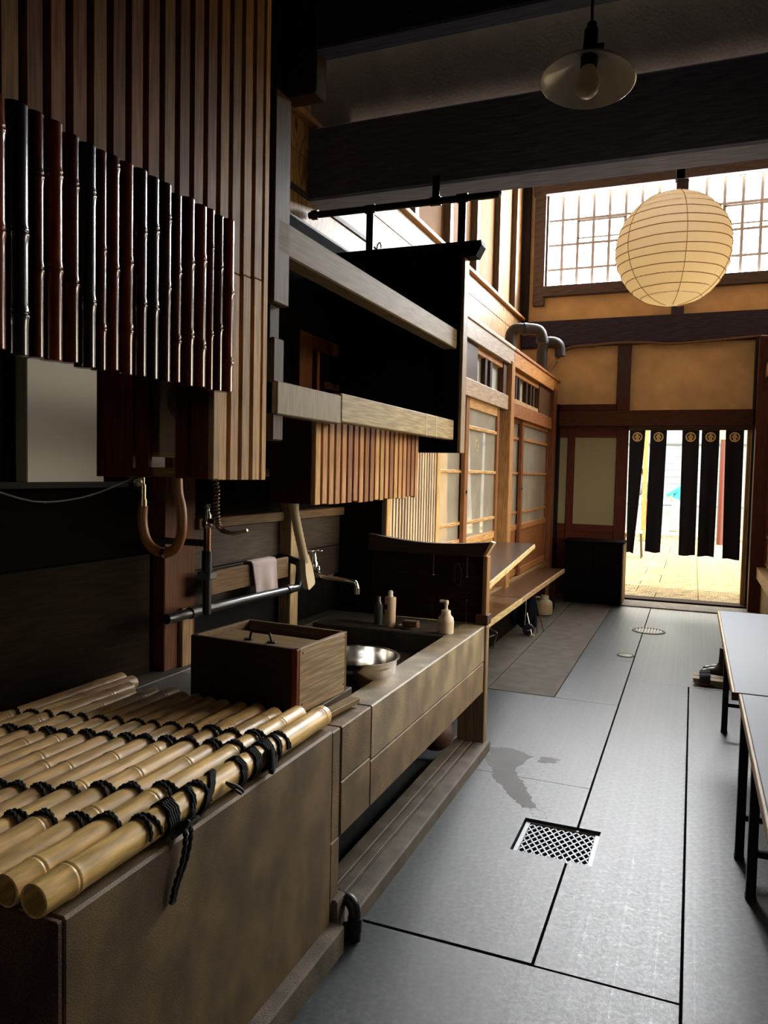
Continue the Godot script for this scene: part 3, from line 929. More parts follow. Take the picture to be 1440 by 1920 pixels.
# ------------------------------------------------------------------ stone counter with the trough sink
func build_counter() -> void:
	var o := thing("stone_counter", "long brown stone kitchen counter with a trough sink and open base", "counter")
	var st := stone(hx("a88a60"), 0.62, 0.025, 9.0)
	var st2 := stone(hx("b08f60"), 0.6, 0.06, 6.0)
	var rim_lit := stone(hx("d4ba8c"), 0.42, 0.08, 6.0)  # paler copy of the counter stone, window light on the rim painted in
	var red := stone(hx("855f48"), 0.85, 0.1, 6.0)
	# stove block under the bamboo mat
	put("stone_block", mb().ext(-1.99, -1.0, 0.0, 0.70, -2.085, -1.0, 0.006), st, o)
	put("end_slab", mb().ext(-1.99, -1.001, 0.0, 0.699, -0.999, -0.985, 0.003), red, o)
	put("stone_block", mb().ext(-1.14, -1.003, 0.34, 0.692, -2.145, -2.088, 0.004), st2, o)
	put("stone_block", mb().ext(-1.14, -1.003, 0.0, 0.337, -2.15, -2.088, 0.004), st, o)
	put("stone_block", mb().ext(-1.14, -1.0, 0.515, 0.692, -2.385, -2.148, 0.004), st2, o)
	put("stone_block", mb().ext(-1.125, -1.0, 0.50, 0.692, -3.925, -2.389, 0.005), rim_lit, o)
	put("stone_block", mb().ext(-1.13, -1.0, 0.335, 0.512, -2.385, -2.15, 0.004), st, o)
	put("stone_block", mb().ext(-1.13, -1.0, 0.335, 0.497, -3.925, -2.389, 0.004), st2, o)
	put("pier", mb().ext(-1.14, -0.99, 0.05, 0.69, -3.985, -3.93, 0.005), wood(hx("857055"), "y", 0.7), o)
	put("basin_floor", mb().ext(-1.88, -1.12, 0.50, 0.592, -3.65, -2.4), stone(hx("57503f"), 0.6, 0.06), o)
	put("basin_back", mb().ext(-1.99, -1.86, 0.0, 0.69, -3.98, -2.09, 0.004), stone(hx("57503f"), 0.6, 0.06), o)
	put("far_ledge", mb().ext(-1.86, -1.125, 0.40, 0.69, -3.98, -3.60, 0.006), stone(hx("6a5f50"), 0.6, 0.06), o)
	put("near_ledge", mb().ext(-1.86, -1.145, 0.40, 0.69, -2.47, -2.088, 0.006), stone(hx("6a5f50"), 0.6, 0.06), o)
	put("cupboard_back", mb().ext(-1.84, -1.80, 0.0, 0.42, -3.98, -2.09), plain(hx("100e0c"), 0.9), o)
	# grooved threshold of the open base
	put("grooved_sill", mb().ext(-1.16, -1.10, -0.02, 0.058, -3.99, -2.15, 0.004).ext(-1.093, -1.055, -0.02, 0.058, -3.99, -2.15, 0.003).ext(-1.047, -0.97, -0.02, 0.058, -4.0, -2.15, 0.006).ext(-1.10, -1.047, -0.02, 0.05, -3.99, -2.15), stone(hx("93846f"), 0.7, 0.08), o)
	put("plinth", mb().ext(-1.02, -0.955, -0.02, 0.085, -2.10, -0.5, 0.006), stone(hx("a09078"), 0.8, 0.1), o)
	put("plinth", mb().ext(-1.03, -0.985, -0.02, 0.15, -2.17, -2.10, 0.006), stone(hx("8f7c64"), 0.8, 0.1), o)
	# rounded pot lying in the dark at the far end
	var p := thing("clay_pot", "reddish-brown clay pot in the dark under the far end of the sink", "pot", v3(-1.21, 0.055, -3.76))
	put("body", mb().lathe(PackedVector2Array([Vector2(0.0, 0.0), Vector2(0.05, 0.0), Vector2(0.085, 0.03), Vector2(0.10, 0.075), Vector2(0.09, 0.12), Vector2(0.065, 0.145), Vector2(0.07, 0.155), Vector2(0.06, 0.152), Vector2(0.055, 0.13), Vector2(0.0, 0.10)]), 28), stone(hx("7a4a30"), 0.6, 0.03), p)
	# black drain pipe coming out at the counter's foot
	var d := thing("drain_pipe", "black plastic drain pipe bending down to the floor at the counter's foot", "pipe", v3(0, 0, 0))
	var pts := spline([v3(-1.06, 0.125, -2.175), v3(-0.99, 0.125, -2.172), v3(-0.965, 0.118, -2.17), v3(-0.953, 0.095, -2.168), v3(-0.95, 0.06, -2.168), v3(-0.95, 0.0, -2.168)], 5)
	put("elbow", mb().tube(pts, 0.021, 16), plain(hx("1b1c1e"), 0.4), d)
	put("collar", mb().tube(PackedVector3Array([v3(-0.95, 0.075, -2.168), v3(-0.95, 0.03, -2.168)]), 0.0245, 16), plain(hx("1b1c1e"), 0.4), d)

# ------------------------------------------------------------------ slatted hood
func build_hood() -> void:
	var o := thing("slatted_hood", "tall dark hood of vertical wooden slats hanging at the left", "hood")
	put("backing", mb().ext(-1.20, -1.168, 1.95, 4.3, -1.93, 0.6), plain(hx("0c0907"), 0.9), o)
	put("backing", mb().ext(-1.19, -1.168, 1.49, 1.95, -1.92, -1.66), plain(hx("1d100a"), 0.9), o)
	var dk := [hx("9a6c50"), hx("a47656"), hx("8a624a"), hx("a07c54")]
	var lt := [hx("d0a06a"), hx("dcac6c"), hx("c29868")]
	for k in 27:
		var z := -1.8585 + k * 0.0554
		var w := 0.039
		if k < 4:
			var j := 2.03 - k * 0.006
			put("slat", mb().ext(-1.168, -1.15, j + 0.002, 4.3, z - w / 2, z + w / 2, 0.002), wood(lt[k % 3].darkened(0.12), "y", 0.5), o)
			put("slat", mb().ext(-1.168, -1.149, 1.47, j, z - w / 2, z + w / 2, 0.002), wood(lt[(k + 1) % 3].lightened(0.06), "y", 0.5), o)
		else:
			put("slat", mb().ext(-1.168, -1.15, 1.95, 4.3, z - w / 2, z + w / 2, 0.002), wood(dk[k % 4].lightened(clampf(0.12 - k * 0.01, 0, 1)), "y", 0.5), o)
	put("slat", mb().ext(-1.168, -1.15, 1.47, 4.3, -1.914, -1.889, 0.002), wood(lt[1], "y", 0.5), o)
	# boards closing the near end of the lower box
	var ends := [[-1.52, -1.412], [-1.403, -1.36], [-1.272, -1.232], [-1.222, -1.166]]
	for e in ends:
		put("end_board", mb().ext(e[0], e[1], 1.472, 1.96, -1.675, -1.655, 0.002), wood(hx("5a2f1a"), "y", 0.5), o)
	put("corner_board", mb().ext(-1.166, -1.149, 1.472, 1.96, -1.68, -1.652, 0.002), wood(hx("c09a68"), "y", 0.45), o)
	put("cleat", mb().ext(-1.50, -1.17, 1.475, 1.50, -1.71, -1.68, 0.002), wood(hx("8a6a48"), "x", 0.5), o)
	put("side_board", mb().ext(-1.535, -1.52, 1.472, 1.96, -1.93, -1.655), wood(hx("4a2616"), "y", 0.5), o)
	put("top_board", mb().ext(-1.535, -1.166, 1.945, 1.96, -1.93, -1.66), plain(hx("1a0f0a"), 0.8), o)
	# boiler hidden in that box
	var h := thing("water_heater", "beige water heater half hidden behind the hood's end boards", "water heater", v3(-1.33, 1.5, -1.80))
	var bg := plain(hx("b09a86"), 0.5)
	put("case", mb().ext(-0.13, 0.13, 0.03, 0.43, -0.08, 0.075, 0.012), bg, h)
	put("window_ring", mb().lathe(PackedVector2Array([Vector2(0.04, 0.0), Vector2(0.042, 0.008), Vector2(0.055, 0.008), Vector2(0.058, 0.0)]), 28, Transform3D(Basis(Vector3.RIGHT, PI / 2), v3(0.04, 0.18, 0.075))), plain(hx("8a7260"), 0.5), h)
	put("dial", mb().lathe(PackedVector2Array([Vector2(0.0, 0.006), Vector2(0.034, 0.005), Vector2(0.036, 0.0)]), 24, Transform3D(Basis(Vector3.RIGHT, PI / 2), v3(0.04, 0.18, 0.075))), plain(hx("b58a70"), 0.5), h)
	for y in [0.30, 0.33]:
		put("slot", mb().ext(0.0, 0.06, y, y + 0.006, 0.074, 0.077), plain(hx("2a1d16"), 0.6), h)
	# second, shorter slat cover under the lower rail
	var s := thing("slat_cover", "short box cover of reddish wooden slats hanging under the lower rail", "cover")
	put("backing", mb().ext(-1.40, -1.372, 1.40, 1.74, -3.80, -2.63), plain(hx("1b0d07"), 0.9), s)
	put("end_board", mb().ext(-1.55, -1.37, 1.37, 1.74, -2.628, -2.605, 0.003), wood(hx("3d2114"), "y", 0.55), s)
	put("top_board", mb().ext(-1.55, -1.35, 1.735, 1.75, -3.80, -2.61), wood(hx("3d2114"), "z", 0.55), s)
	for zh in [-2.75, -3.7]:
		put("hanger_cleat", mb().ext(-1.37, -1.24, 1.70, 1.74, zh - 0.02, zh + 0.02, 0.002), wood(hx("3d2114"), "x", 0.6), s)
	var cs := [hx("c08a5c"), hx("dcac70"), hx("a06c48"), hx("cf9a68"), hx("b47c58"), hx("c89e68")]
	for k in 20:
		var zz := -2.635 - k * 0.0595
		var low := 1.366 + rng.randf_range(-0.004, 0.006) + k * 0.0004
		put("slat", mb().box(v3(-1.36, (low + 1.73) / 2, zz), v3(0.022, 1.73 - low, 0.042), 0.002, Transform3D(Basis(Vector3.RIGHT, 0.0), Vector3.ZERO)), wood(cs[rng.randi() % 6], "y", 0.5), s)

# ------------------------------------------------------------------ hanging board with its iron rail
func build_hanging_board() -> void:
	var o := thing("hanging_board", "big black board with a flared top rail hung across the kitchen's end", "board")
	var bk := wood(hx("131116"), "x", 0.6)
	put("panel", mb().ext(-1.90, -1.185, 1.66, 2.66, -3.985, -3.955), bk, o)
	put("bottom_rail", mb().ext(-1.90, -1.185, 1.612, 1.66, -3.99, -3.95, 0.003), bk, o)
	put("lit_edge_stile", mb().ext(-1.185, -1.166, 1.612, 2.66, -4.02, -3.94, 0.003), wood(hx("9a8468"), "y", 0.5), o)  # pale tone paints the light along the edge of the black board
	put("edge_face", mb().ext(-1.262, -1.186, 1.612, 2.64, -3.952, -3.940), bk, o)
	put("top_rail", mb().prism(PackedVector2Array([Vector2(-1.92, 2.645), Vector2(-1.105, 2.645), Vector2(-1.075, 2.70), Vector2(-1.08, 2.725), Vector2(-1.92, 2.73)]), 0.085, Transform3D(Basis(), v3(0, 0, -3.97))), wood(hx("1d191c"), "x", 0.6), o)
	var r := thing("iron_rail", "black iron pipe hung under the cross beam, holding the board", "rail")
	var iron := plain(hx("1a191c"), 0.45, 0.3)
	put("pipe", mb().tube(PackedVector3Array([v3(-2.12, 2.972, -3.975), v3(-1.0, 2.965, -3.975)]), 0.019, 14), iron, r)
	put("end_cap", mb().lathe(PackedVector2Array([Vector2(0.0, 0.012), Vector2(0.014, 0.010), Vector2(0.0195, 0.0)]), 14, Transform3D(Basis(Vector3.BACK, -PI / 2), v3(-1.0, 2.965, -3.975))), plain(hx("5a5a5e"), 0.4, 0.4), r)
	for x in [-1.735, -1.20]:
		put("hanger", mb().ext(x - 0.021, x + 0.021, 2.72, 2.97, -3.985, -3.965, 0.004), iron, r)
		put("collar", mb().tube(PackedVector3Array([v3(x - 0.03, 2.968, -3.975), v3(x + 0.03, 2.968, -3.975)]), 0.024, 14), iron, r)
	put("hanger", mb().ext(-1.37, -1.33, 2.97, 3.10, -3.985, -3.965, 0.004), iron, r)
	put("collar", mb().tube(PackedVector3Array([v3(-1.38, 2.968, -3.975), v3(-1.32, 2.968, -3.975)]), 0.024, 14), iron, r)
	put("collar", mb().tube(PackedVector3Array([v3(-2.10, 2.972, -3.975), v3(-2.06, 2.972, -3.975)]), 0.027, 14), iron, r)
	put("hook", mb().tube(spline([v3(-1.69, 2.73, -3.975), v3(-1.685, 2.77, -3.975), v3(-1.67, 2.775, -3.975), v3(-1.665, 2.75, -3.975)], 4), 0.004, 6), plain(hx("8a8a88"), 0.4, 0.6), r)

# ------------------------------------------------------------------ sunlit cladding above the rooms
func build_cladding() -> void:
	var o := struct("trim_15", "pale knotty plank cladding above the sliding doors", "cladding")
	var rows := [[2.70, 2.815, 0], [2.845, 3.06, 1], [3.095, 3.285, 2], [3.289, 3.475, 3]]
	var cols := [hx("8f7750"), hx("967c54"), hx("9a7f56"), hx("9e845c")]
	for r in rows:
		var zs := [-3.2, -6.1 - 0.7 * (r[2] % 2), -9.88]
		for k in 2:
			put("plank", mb().ext(-2.16, -2.13 - 0.002 * (k % 2), r[0], r[1], zs[k + 1] + 0.002, zs[k], 0.003), board(cols[r[2]]), o)
	put("dark_batten", mb().ext(-2.16, -2.12, 3.062, 3.093, -9.6, -3.2, 0.003), wood(hx("3a2d22"), "z", 0.6), o)
	put("cap", mb().ext(-2.18, -2.085, 3.478, 3.515, -9.88, -3.2, 0.005), wood(hx("c09468"), "z", 0.5), o)
	put("dark_beam", mb().ext(-2.13, -2.0, 2.76, 2.845, -4.35, -1.0, 0.004), wood(hx("2b241f"), "z", 0.6), o)
	var zs2 := [-5.72, -6.63, -7.52, -8.45, -9.28]
	for i in 5:
		var s := struct("trim_%d" % (16 + i), ["nearest dark stud on the tan upper wall", "second dark stud on the tan upper wall", "third dark stud on the tan upper wall", "fourth dark stud on the tan upper wall", "farthest dark stud on the tan upper wall"][i], "post")
		put("stud", mb().ext(-2.16, -2.095, 3.515, 6.0, zs2[i] - 0.045, zs2[i] + 0.045, 0.004), wood(hx("6a5846"), "y", 0.45), s)

# ------------------------------------------------------------------ bench, shelf, partition at the sink's end
func build_bench() -> void:
	var p := thing("partition", "dark plank partition with a curved top board closing the sink's far end", "partition")
	var dk := wood(hx("2a1a11"), "x", 0.6)
	var ys := [0.69, 0.815, 0.94, 1.055]
	var cuts := [-1.68, -1.312, -1.12, -1.03]
	for r in 3:
		for c in 3:
			put("plank", mb().ext(cuts[c] + (0.0025 if c and r != 1 else 0.0), cuts[c + 1] - (0.0025 if c < 2 and r != 1 else 0.0), ys[r] + 0.001, ys[r + 1] - 0.001, -4.0, -3.975, 0.002), dk, p)
	put("end_stile", mb().ext(-1.03, -1.005, 0.70, 1.06, -4.03, -3.965, 0.003), wood(hx("8a6540"), "y", 0.5), p)
	put("foot_block", mb().ext(-1.06, -0.992, 0.69, 0.745, -4.03, -3.95, 0.003), wood(hx("4a3222"), "y", 0.5), p)
	var poly := PackedVector2Array()
	for k in 11:
		var u := k / 10.0
		poly.append(Vector2(lerpf(-1.70, -0.985, u), 1.15 - 0.028 * sin(u * PI) - 0.012 * u))
	for k in 11:
		var u := 1.0 - k / 10.0
		poly.append(Vector2(lerpf(-1.70, -1.03, u), 1.058 - 0.004 * sin(u * PI)))
	put("top_board", mb().prism(poly, 0.045, Transform3D(Basis(), v3(0, 0, -3.985))), wood(hx("33231b"), "x", 0.4), p)
	put("end_cap", mb().prism(PackedVector2Array([Vector2(-1.03, 1.06), Vector2(-1.015, 1.06), Vector2(-0.972, 1.135), Vector2(-0.99, 1.142)]), 0.05, Transform3D(Basis(), v3(0, 0, -3.985))), wood(hx("c2a070"), "y", 0.5), p)
	put("peg_loop", mb().tube(spline([v3(-1.17, 1.02, -3.965), v3(-1.19, 0.97, -3.962), v3(-1.18, 0.90, -3.962), v3(-1.155, 0.90, -3.962), v3(-1.15, 0.97, -3.962), v3(-1.17, 1.02, -3.965)], 6), 0.003, 6), plain(hx("2a2420"), 0.7), p)
	var b := thing("long_bench", "long low wooden bench of two boards before the sliding doors", "bench")
	var bw := board(hx("59462f"), 0.3)
	var edge := wood(hx("c8ad78"), "z", 0.45)
	put("seat_board", mb().ext(-1.66, -1.352, 0.40, 0.43, -6.55, -4.03, 0.003), bw, b)
	put("seat_board", mb().ext(-1.66, -1.352, 0.40, 0.432, -8.85, -6.555, 0.003), board(hx("4d3a26"), 0.3), b)
	put("front_edge", mb().ext(-1.352, -1.335, 0.385, 0.431, -6.55, -4.03, 0.003), edge, b)
	put("front_edge", mb().ext(-1.352, -1.335, 0.388, 0.433, -8.87, -6.555, 0.003), wood(hx("b4926a"), "z", 0.45), b)
	put("back_board", mb().ext(-1.60, -1.58, 0.0, 0.398, -9.0, -4.15), plain(hx("120c08"), 0.9), b)  # dark sheet added to paint the shade under the bench
	for z in [-4.25, -5.6, -8.6]:
		put("leg", mb().ext(-1.575, -1.53, 0.0, 0.40, z - 0.03, z + 0.03, 0.003), dk, b)
		put("leg", mb().ext(-1.46, -1.40, 0.0, 0.40, z - 0.03, z + 0.03, 0.003), dk, b)
	var s := thing("side_shelf", "narrow dark polished shelf above the bench behind the partition", "shelf")
	put("shelf_board", mb().prism(PackedVector2Array([Vector2(-1.63, -4.03), Vector2(-1.02, -4.03), Vector2(-1.255, -6.55), Vector2(-1.30, -6.62), Vector2(-1.63, -6.62)]), 0.028, Transform3D(Basis(Vector3.RIGHT, PI / 2), v3(0, 0.892, 0))), board(hx("3e2f21"), 0.25), s)
	put("front_lip", mb().bar(v3(-1.018, 0.888, -4.03), v3(-1.253, 0.888, -6.55), 0.016, 0.036, 0.003), edge, s)
	put("support", mb().ext(-1.62, -1.56, 0.43, 0.88, -5.55, -5.45, 0.003), wood(hx("b8945c"), "y", 0.5), s)
	put("support", mb().ext(-1.40, -1.36, 0.433, 0.88, -5.40, -5.36, 0.003), wood(hx("2a1c14"), "y", 0.5), s)

# ------------------------------------------------------------------ white tables on the right
func build_tables() -> void:
	var t := thing("long_table", "white-topped long table with black steel legs nearest the doorway", "table", v3(0.45, 0, -4.07), "white long tables along the right wall")
	var top := base(hx("747b85"), 0.5)
	var iron := plain(hx("121215"), 0.45, 0.2)
	top.metallic_specular = 0.2
	put("table_top", mb().ext(-0.275, 0.275, 0.685, 0.702, -0.955, 0.955, 0.002), top, t)
	put("wooden_edge", mb().ext(-0.285, -0.275, 0.672, 0.702, -0.955, 0.95, 0.002), wood(hx("c6a479"), "z", 0.5), t)
	put("wooden_edge", mb().ext(0.275, 0.285, 0.672, 0.702, -0.955, 0.955, 0.002), wood(hx("c6a479"), "z", 0.5), t)
	put("corner_block", mb().ext(-0.286, -0.262, 0.672, 0.7025, 0.95, 0.962, 0.002), wood(hx("5a3626"), "x", 0.5), t)
	put("underframe", mb().ext(-0.25, -0.22, 0.64, 0.685, -0.90, 0.90).ext(0.22, 0.25, 0.64, 0.685, -0.90, 0.90), iron, t)
	for z in [-0.82, 0.80]:
		for x in [-0.225, 0.21]:
			put("leg", mb().ext(x - 0.0165, x + 0.0165, 0.012, 0.685, z - 0.0165, z + 0.0165, 0.002), iron, t)
			put("foot", mb().ext(x - 0.019, x + 0.019, 0.0, 0.012, z - 0.019, z + 0.019, 0.003), plain(hx("2a2a2c"), 0.6), t)
		put("cross_bar", mb().ext(-0.21, 0.2, 0.155, 0.178, z - 0.01, z + 0.01, 0.002), iron, t)
	dup(t, "long_table", "white-topped long table with black steel legs nearest the camera", v3(0.472, 0, -2.147))

# ------------------------------------------------------------------ bamboo
# one cane along +y of its own transform
func cane(length: float, r: float, nodes: Array, hollow: float, xf: Transform3D, sides := 20, swell := 1.0) -> MB:
	var pr := PackedVector2Array()
	if hollow > 0.0:
		pr.append(Vector2(0.0, hollow))
		pr.append(Vector2(r * 0.82, hollow))
		pr.append(Vector2(r * 0.82, 0.002))
		pr.append(Vector2(r * 0.86, 0.0))
		pr.append(Vector2(r * 0.97, 0.0))
	else:
		pr.append(Vector2(0.0, 0.0))
		pr.append(Vector2(r * 0.97, 0.0))
	pr.append(Vector2(r, 0.002))
	for nd in nodes:
		var p: float = nd
		for q in [[-0.45, 0.0], [-0.18, 0.025], [-0.06, 0.075], [-0.01, 0.085], [0.03, 0.02], [0.06, 0.0], [0.10, 0.055], [0.16, 0.05], [0.35, 0.0]]:
			var y: float = p + q[0] * 0.065 * (r / 0.029)
			if y > 0.004 and y < length - 0.004 and y > pr[-1].y:
				pr.append(Vector2(r * (1.0 + q[1] * swell), y))
	pr.append(Vector2(r, length - 0.002))
	pr.append(Vector2(r * 0.97, length))
	pr.append(Vector2(0.0, length))
	return mb().lathe(pr, sides, xf)

func bamboo_mat_material(c: Color) -> StandardMaterial3D:
	var m := base(c, 0.36)
	m.albedo_texture = tex["cloud"]
	m.metallic_specular = 0.5
	tri_map(m, v3(9, 9, 1.2))
	return m

func build_mat() -> void:
	var o := thing("bamboo_mat", "draining mat of thick pale bamboo poles lashed with black rope on the stone counter", "bamboo mat")
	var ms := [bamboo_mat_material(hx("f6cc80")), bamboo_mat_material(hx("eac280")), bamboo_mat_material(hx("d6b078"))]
	var xs := [-1.045, -1.118, -1.183, -1.249, -1.312, -1.372, -1.428, -1.484, -1.542, -1.60, -1.658, -1.715, -1.772, -1.828, -1.885]
	var far := [-2.10, -2.08, -2.045, -2.05, -2.05, -2.05, -2.05, -2.06, -2.06, -2.09, -2.055, -2.01, -2.07, -2.15, -2.16]
	var near := [-0.975, -0.98, -0.96, -0.95, -0.955, -0.95, -0.96, -0.97, -0.95, -0.96, -0.955, -0.95, -0.96, -0.95, -0.95]
	var nd := [[0.075, 0.36, 0.64, 1.09], [0.065, 0.39, 0.72, 0.97], [0.02, 0.30, 0.62, 1.0], [0.22, 0.52, 0.92], [0.12, 0.40, 0.66, 0.95], [0.10, 0.33, 0.58, 0.90], [0.2, 0.47, 0.83], [0.15, 0.44, 0.8], [0.25, 0.5, 0.86], [0.3, 0.6, 1.06], [0.2, 0.55, 1.02], [0.1, 0.5, 0.9], [0.3, 0.7, 1.0], [0.2, 0.6, 0.95], [0.3, 0.7, 1.1]]
	var rr := []
	for i in 15:
		var r: float = [0.0315, 0.0305, 0.029, 0.030, 0.0285, 0.0285, 0.028, 0.028, 0.029, 0.028, 0.0285, 0.028, 0.028, 0.027, 0.028][i]
		rr.append(r)
		var yc := 0.702 + r
		var a := v3(xs[i], yc, near[i])
		var dir := v3(rng.randf_range(-0.002, 0.002), rng.randf_range(0.0, 0.004), far[i] - near[i])
		var length := dir.length()
		var zax := dir.normalized()
		var xax := Vector3.UP.cross(zax).normalized()
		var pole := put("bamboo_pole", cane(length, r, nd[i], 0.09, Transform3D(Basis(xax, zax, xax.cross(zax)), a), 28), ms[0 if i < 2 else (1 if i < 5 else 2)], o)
	var rope := base(hx("15171a"), 0.85)
	rope.heightmap_enabled = true
	rope.heightmap_texture = tex["grit"]
	rope.heightmap_scale = 0.2
	tri_map(rope, v3(30, 30, 30))
	# four rows of lashing, each a pair of strands that ride over every pole
	for row in 4:
		for i in 15:
			var z: float = [-1.262 + 0.022 * i, -1.45 + 0.030 * minf(i, 5) + 0.012 * maxf(i - 5, 0), -1.735 + 0.014 * i, -1.825 + 0.010 * i][row]
			if row == 0 and i > 9:
				z += 0.01
			for s in 2:
				if row == 3 and s == 1 and i > 3:
					continue
				var pts := []
				var turn := -1.0 if (i + row + s) % 2 else 1.0
				for k in 11:
					var a := lerpf(-0.15, PI + 0.15, k / 10.0)
					var rad: float = rr[i] + 0.0035 + 0.001 * s
					pts.append(v3(xs[i] + cos(a) * rad, 0.702 + rr[i] + sin(a) * rad, z + turn * lerpf(-0.012, 0.012, k / 10.0) + 0.006 * (s * 2 - 1)))
				var m := mb()
				# two-ply twist
				for ply in 2:
					var q := PackedVector3Array()
					var sp := spline(pts, 3)
					for k in sp.size():
						var an := k * 0.9 + ply * PI
						q.append(sp[k] + v3(0, 0.0018 * sin(an), 0.0026 * cos(an)))
					m.tube(q, 0.0031, 6)
				put("rope_loop", m, rope, o)
	# heavier bindings on the front pole
	for b in [[-1.315, 5, 0.012], [-1.40, 2, 0.02], [-1.475, 3, 0.05], [-1.60, 3, 0.012], [-1.665, 4, 0.016], [-1.73, 4, 0.02], [-1.785, 2, 0.018]]:
		for k in b[1]:
			var pts := []
			for q in 19:
				var a := TAU * q / 16.0
				var rad := 0.0355
				pts.append(v3(xs[0] + cos(a) * rad, 0.733 + sin(a) * rad, b[0] - k * 0.0072 + b[2] * cos(a + 0.6)))
			var m := mb()
			for ply in 2:
				var w := PackedVector3Array()
				for q in pts.size():
					var an := q * 1.4 + ply * PI
					w.append(pts[q] + v3(0.002 * cos(an), 0.002 * cos(an), 0.003 * sin(an)))
				m.tube(w, 0.0038, 6)
			put("rope_binding", m, rope, o)
	# knot and the two tails that hang over the edge
	var kn := mb()
	for k in 6:
		var a := k * 1.1
		kn.tube(spline([v3(-1.005, 0.722, -1.36), v3(-0.992 + 0.008 * cos(a), 0.735 + 0.012 * sin(a), -1.355 + 0.02 * cos(a * 1.7)), v3(-1.0, 0.712, -1.33 + 0.006 * k)], 5), 0.005, 6)
	put("knot", kn, rope, o)
	for k in 2:
		var tp := PackedVector3Array()
		var sp := spline([v3(-1.0, 0.725, -1.35 + 0.02 * k), v3(-0.984, 0.712, -1.345 + 0.02 * k), v3(-0.985, 0.66, -1.335 + 0.017 * k), v3(-0.99, 0.61, -1.31 + 0.012 * k), v3(-0.992, 0.575, -1.297 + 0.008 * k)], 8)
		var m := mb()
		for ply in 2:
			var w := PackedVector3Array()
			for q in sp.size():
				var an := q * 1.1 + ply * PI
				w.append(sp[q] + v3(0.0022 * cos(an), 0, 0.0032 * sin(an)))
			m.tube(w, 0.0036, 6)
		put("rope_tail", m, rope, o)
	put("small_tie", mb().tube(spline([v3(-1.01, 0.75, -1.515), v3(-0.99, 0.74, -1.53), v3(-0.985, 0.722, -1.55), v3(-0.99, 0.712, -1.56)], 6), 0.0035, 6).tube(spline([v3(-1.01, 0.745, -1.52), v3(-0.985, 0.73, -1.525), v3(-0.978, 0.72, -1.535)], 6), 0.0035, 6), plain(hx("4a4b4c"), 0.7), o)
	put("tassel", mb().tube(spline([v3(-1.01, 0.76, -1.72), v3(-1.0, 0.735, -1.71), v3(-0.997, 0.715, -1.70)], 5), 0.012, 8).tube(spline([v3(-1.005, 0.74, -1.74), v3(-0.997, 0.72, -1.72), v3(-0.993, 0.71, -1.70)], 5), 0.008, 8), rope, o)
	# flat wooden batten that sticks out past the front pole
	var b := thing("wooden_batten", "flat weathered wooden batten lying on the stone rim past the front bamboo pole", "batten")
	put("batten", mb().bar(v3(-1.075, 0.716, -2.112), v3(-1.058, 0.712, -2.37), 0.042, 0.018, 0.002), wood(hx("8e7450"), "z", 0.6), b)

func build_bamboo_curtain() -> void:
	var o := thing("bamboo_screen", "row of glossy dark red bamboo canes hanging before the slatted hood", "screen")
	var cols := [hx("7a2e18"), hx("5c2214"), hx("8c3818"), hx("4a1f1a"), hx("262029"), hx("6a2a1a")]
	var edges := [-0.93, -0.972, -1.01, -1.049, -1.087, -1.126, -1.155, -1.192, -1.232, -1.267, -1.311, -1.348, -1.386, -1.43, -1.474, -1.504, -1.541, -1.581]
	var z0 := -0.84
	for k in 21:
		var e: float = edges[k - 3] if k >= 3 else -0.93 + (3 - k) * 0.041
		var prev: float = edges[k - 4] if k >= 4 else e + 0.041
		var w := clampf(prev - e, 0.026, 0.043)
		var r := w * 0.49
		var top := 2.088 + rng.randf_range(-0.005, 0.006)
		var low := 1.684 + rng.randf_range(-0.003, 0.003)
		var n1 := rng.randf_range(0.06, 0.2)
		var n2 := n1 + rng.randf_range(0.13, 0.2)
		var m := base(cols[rng.randi() % 6], 0.22)
		m.clearcoat_enabled = true
		m.clearcoat = 0.6
		m.clearcoat_roughness = 0.12
		m.albedo_texture = tex["cloud"]
		tri_map(m, v3(6, 3, 6))
		put("bamboo_cane", cane(top - low, r, [n1, n2], 0.0, Transform3D(Basis(Vector3.UP, rng.randf() * 6.0), v3(-1.05 - r * 0.4 + rng.randf_range(-0.003, 0.003), low, e + r)), 20, 1.4), m, o)
	for y in [1.72, 1.90, 2.0]:
		put("cross_slat", mb().ext(-1.095, -1.08, y - 0.01, y + 0.01, -1.575, -0.75), plain(hx("0d0b0b"), 0.7), o)

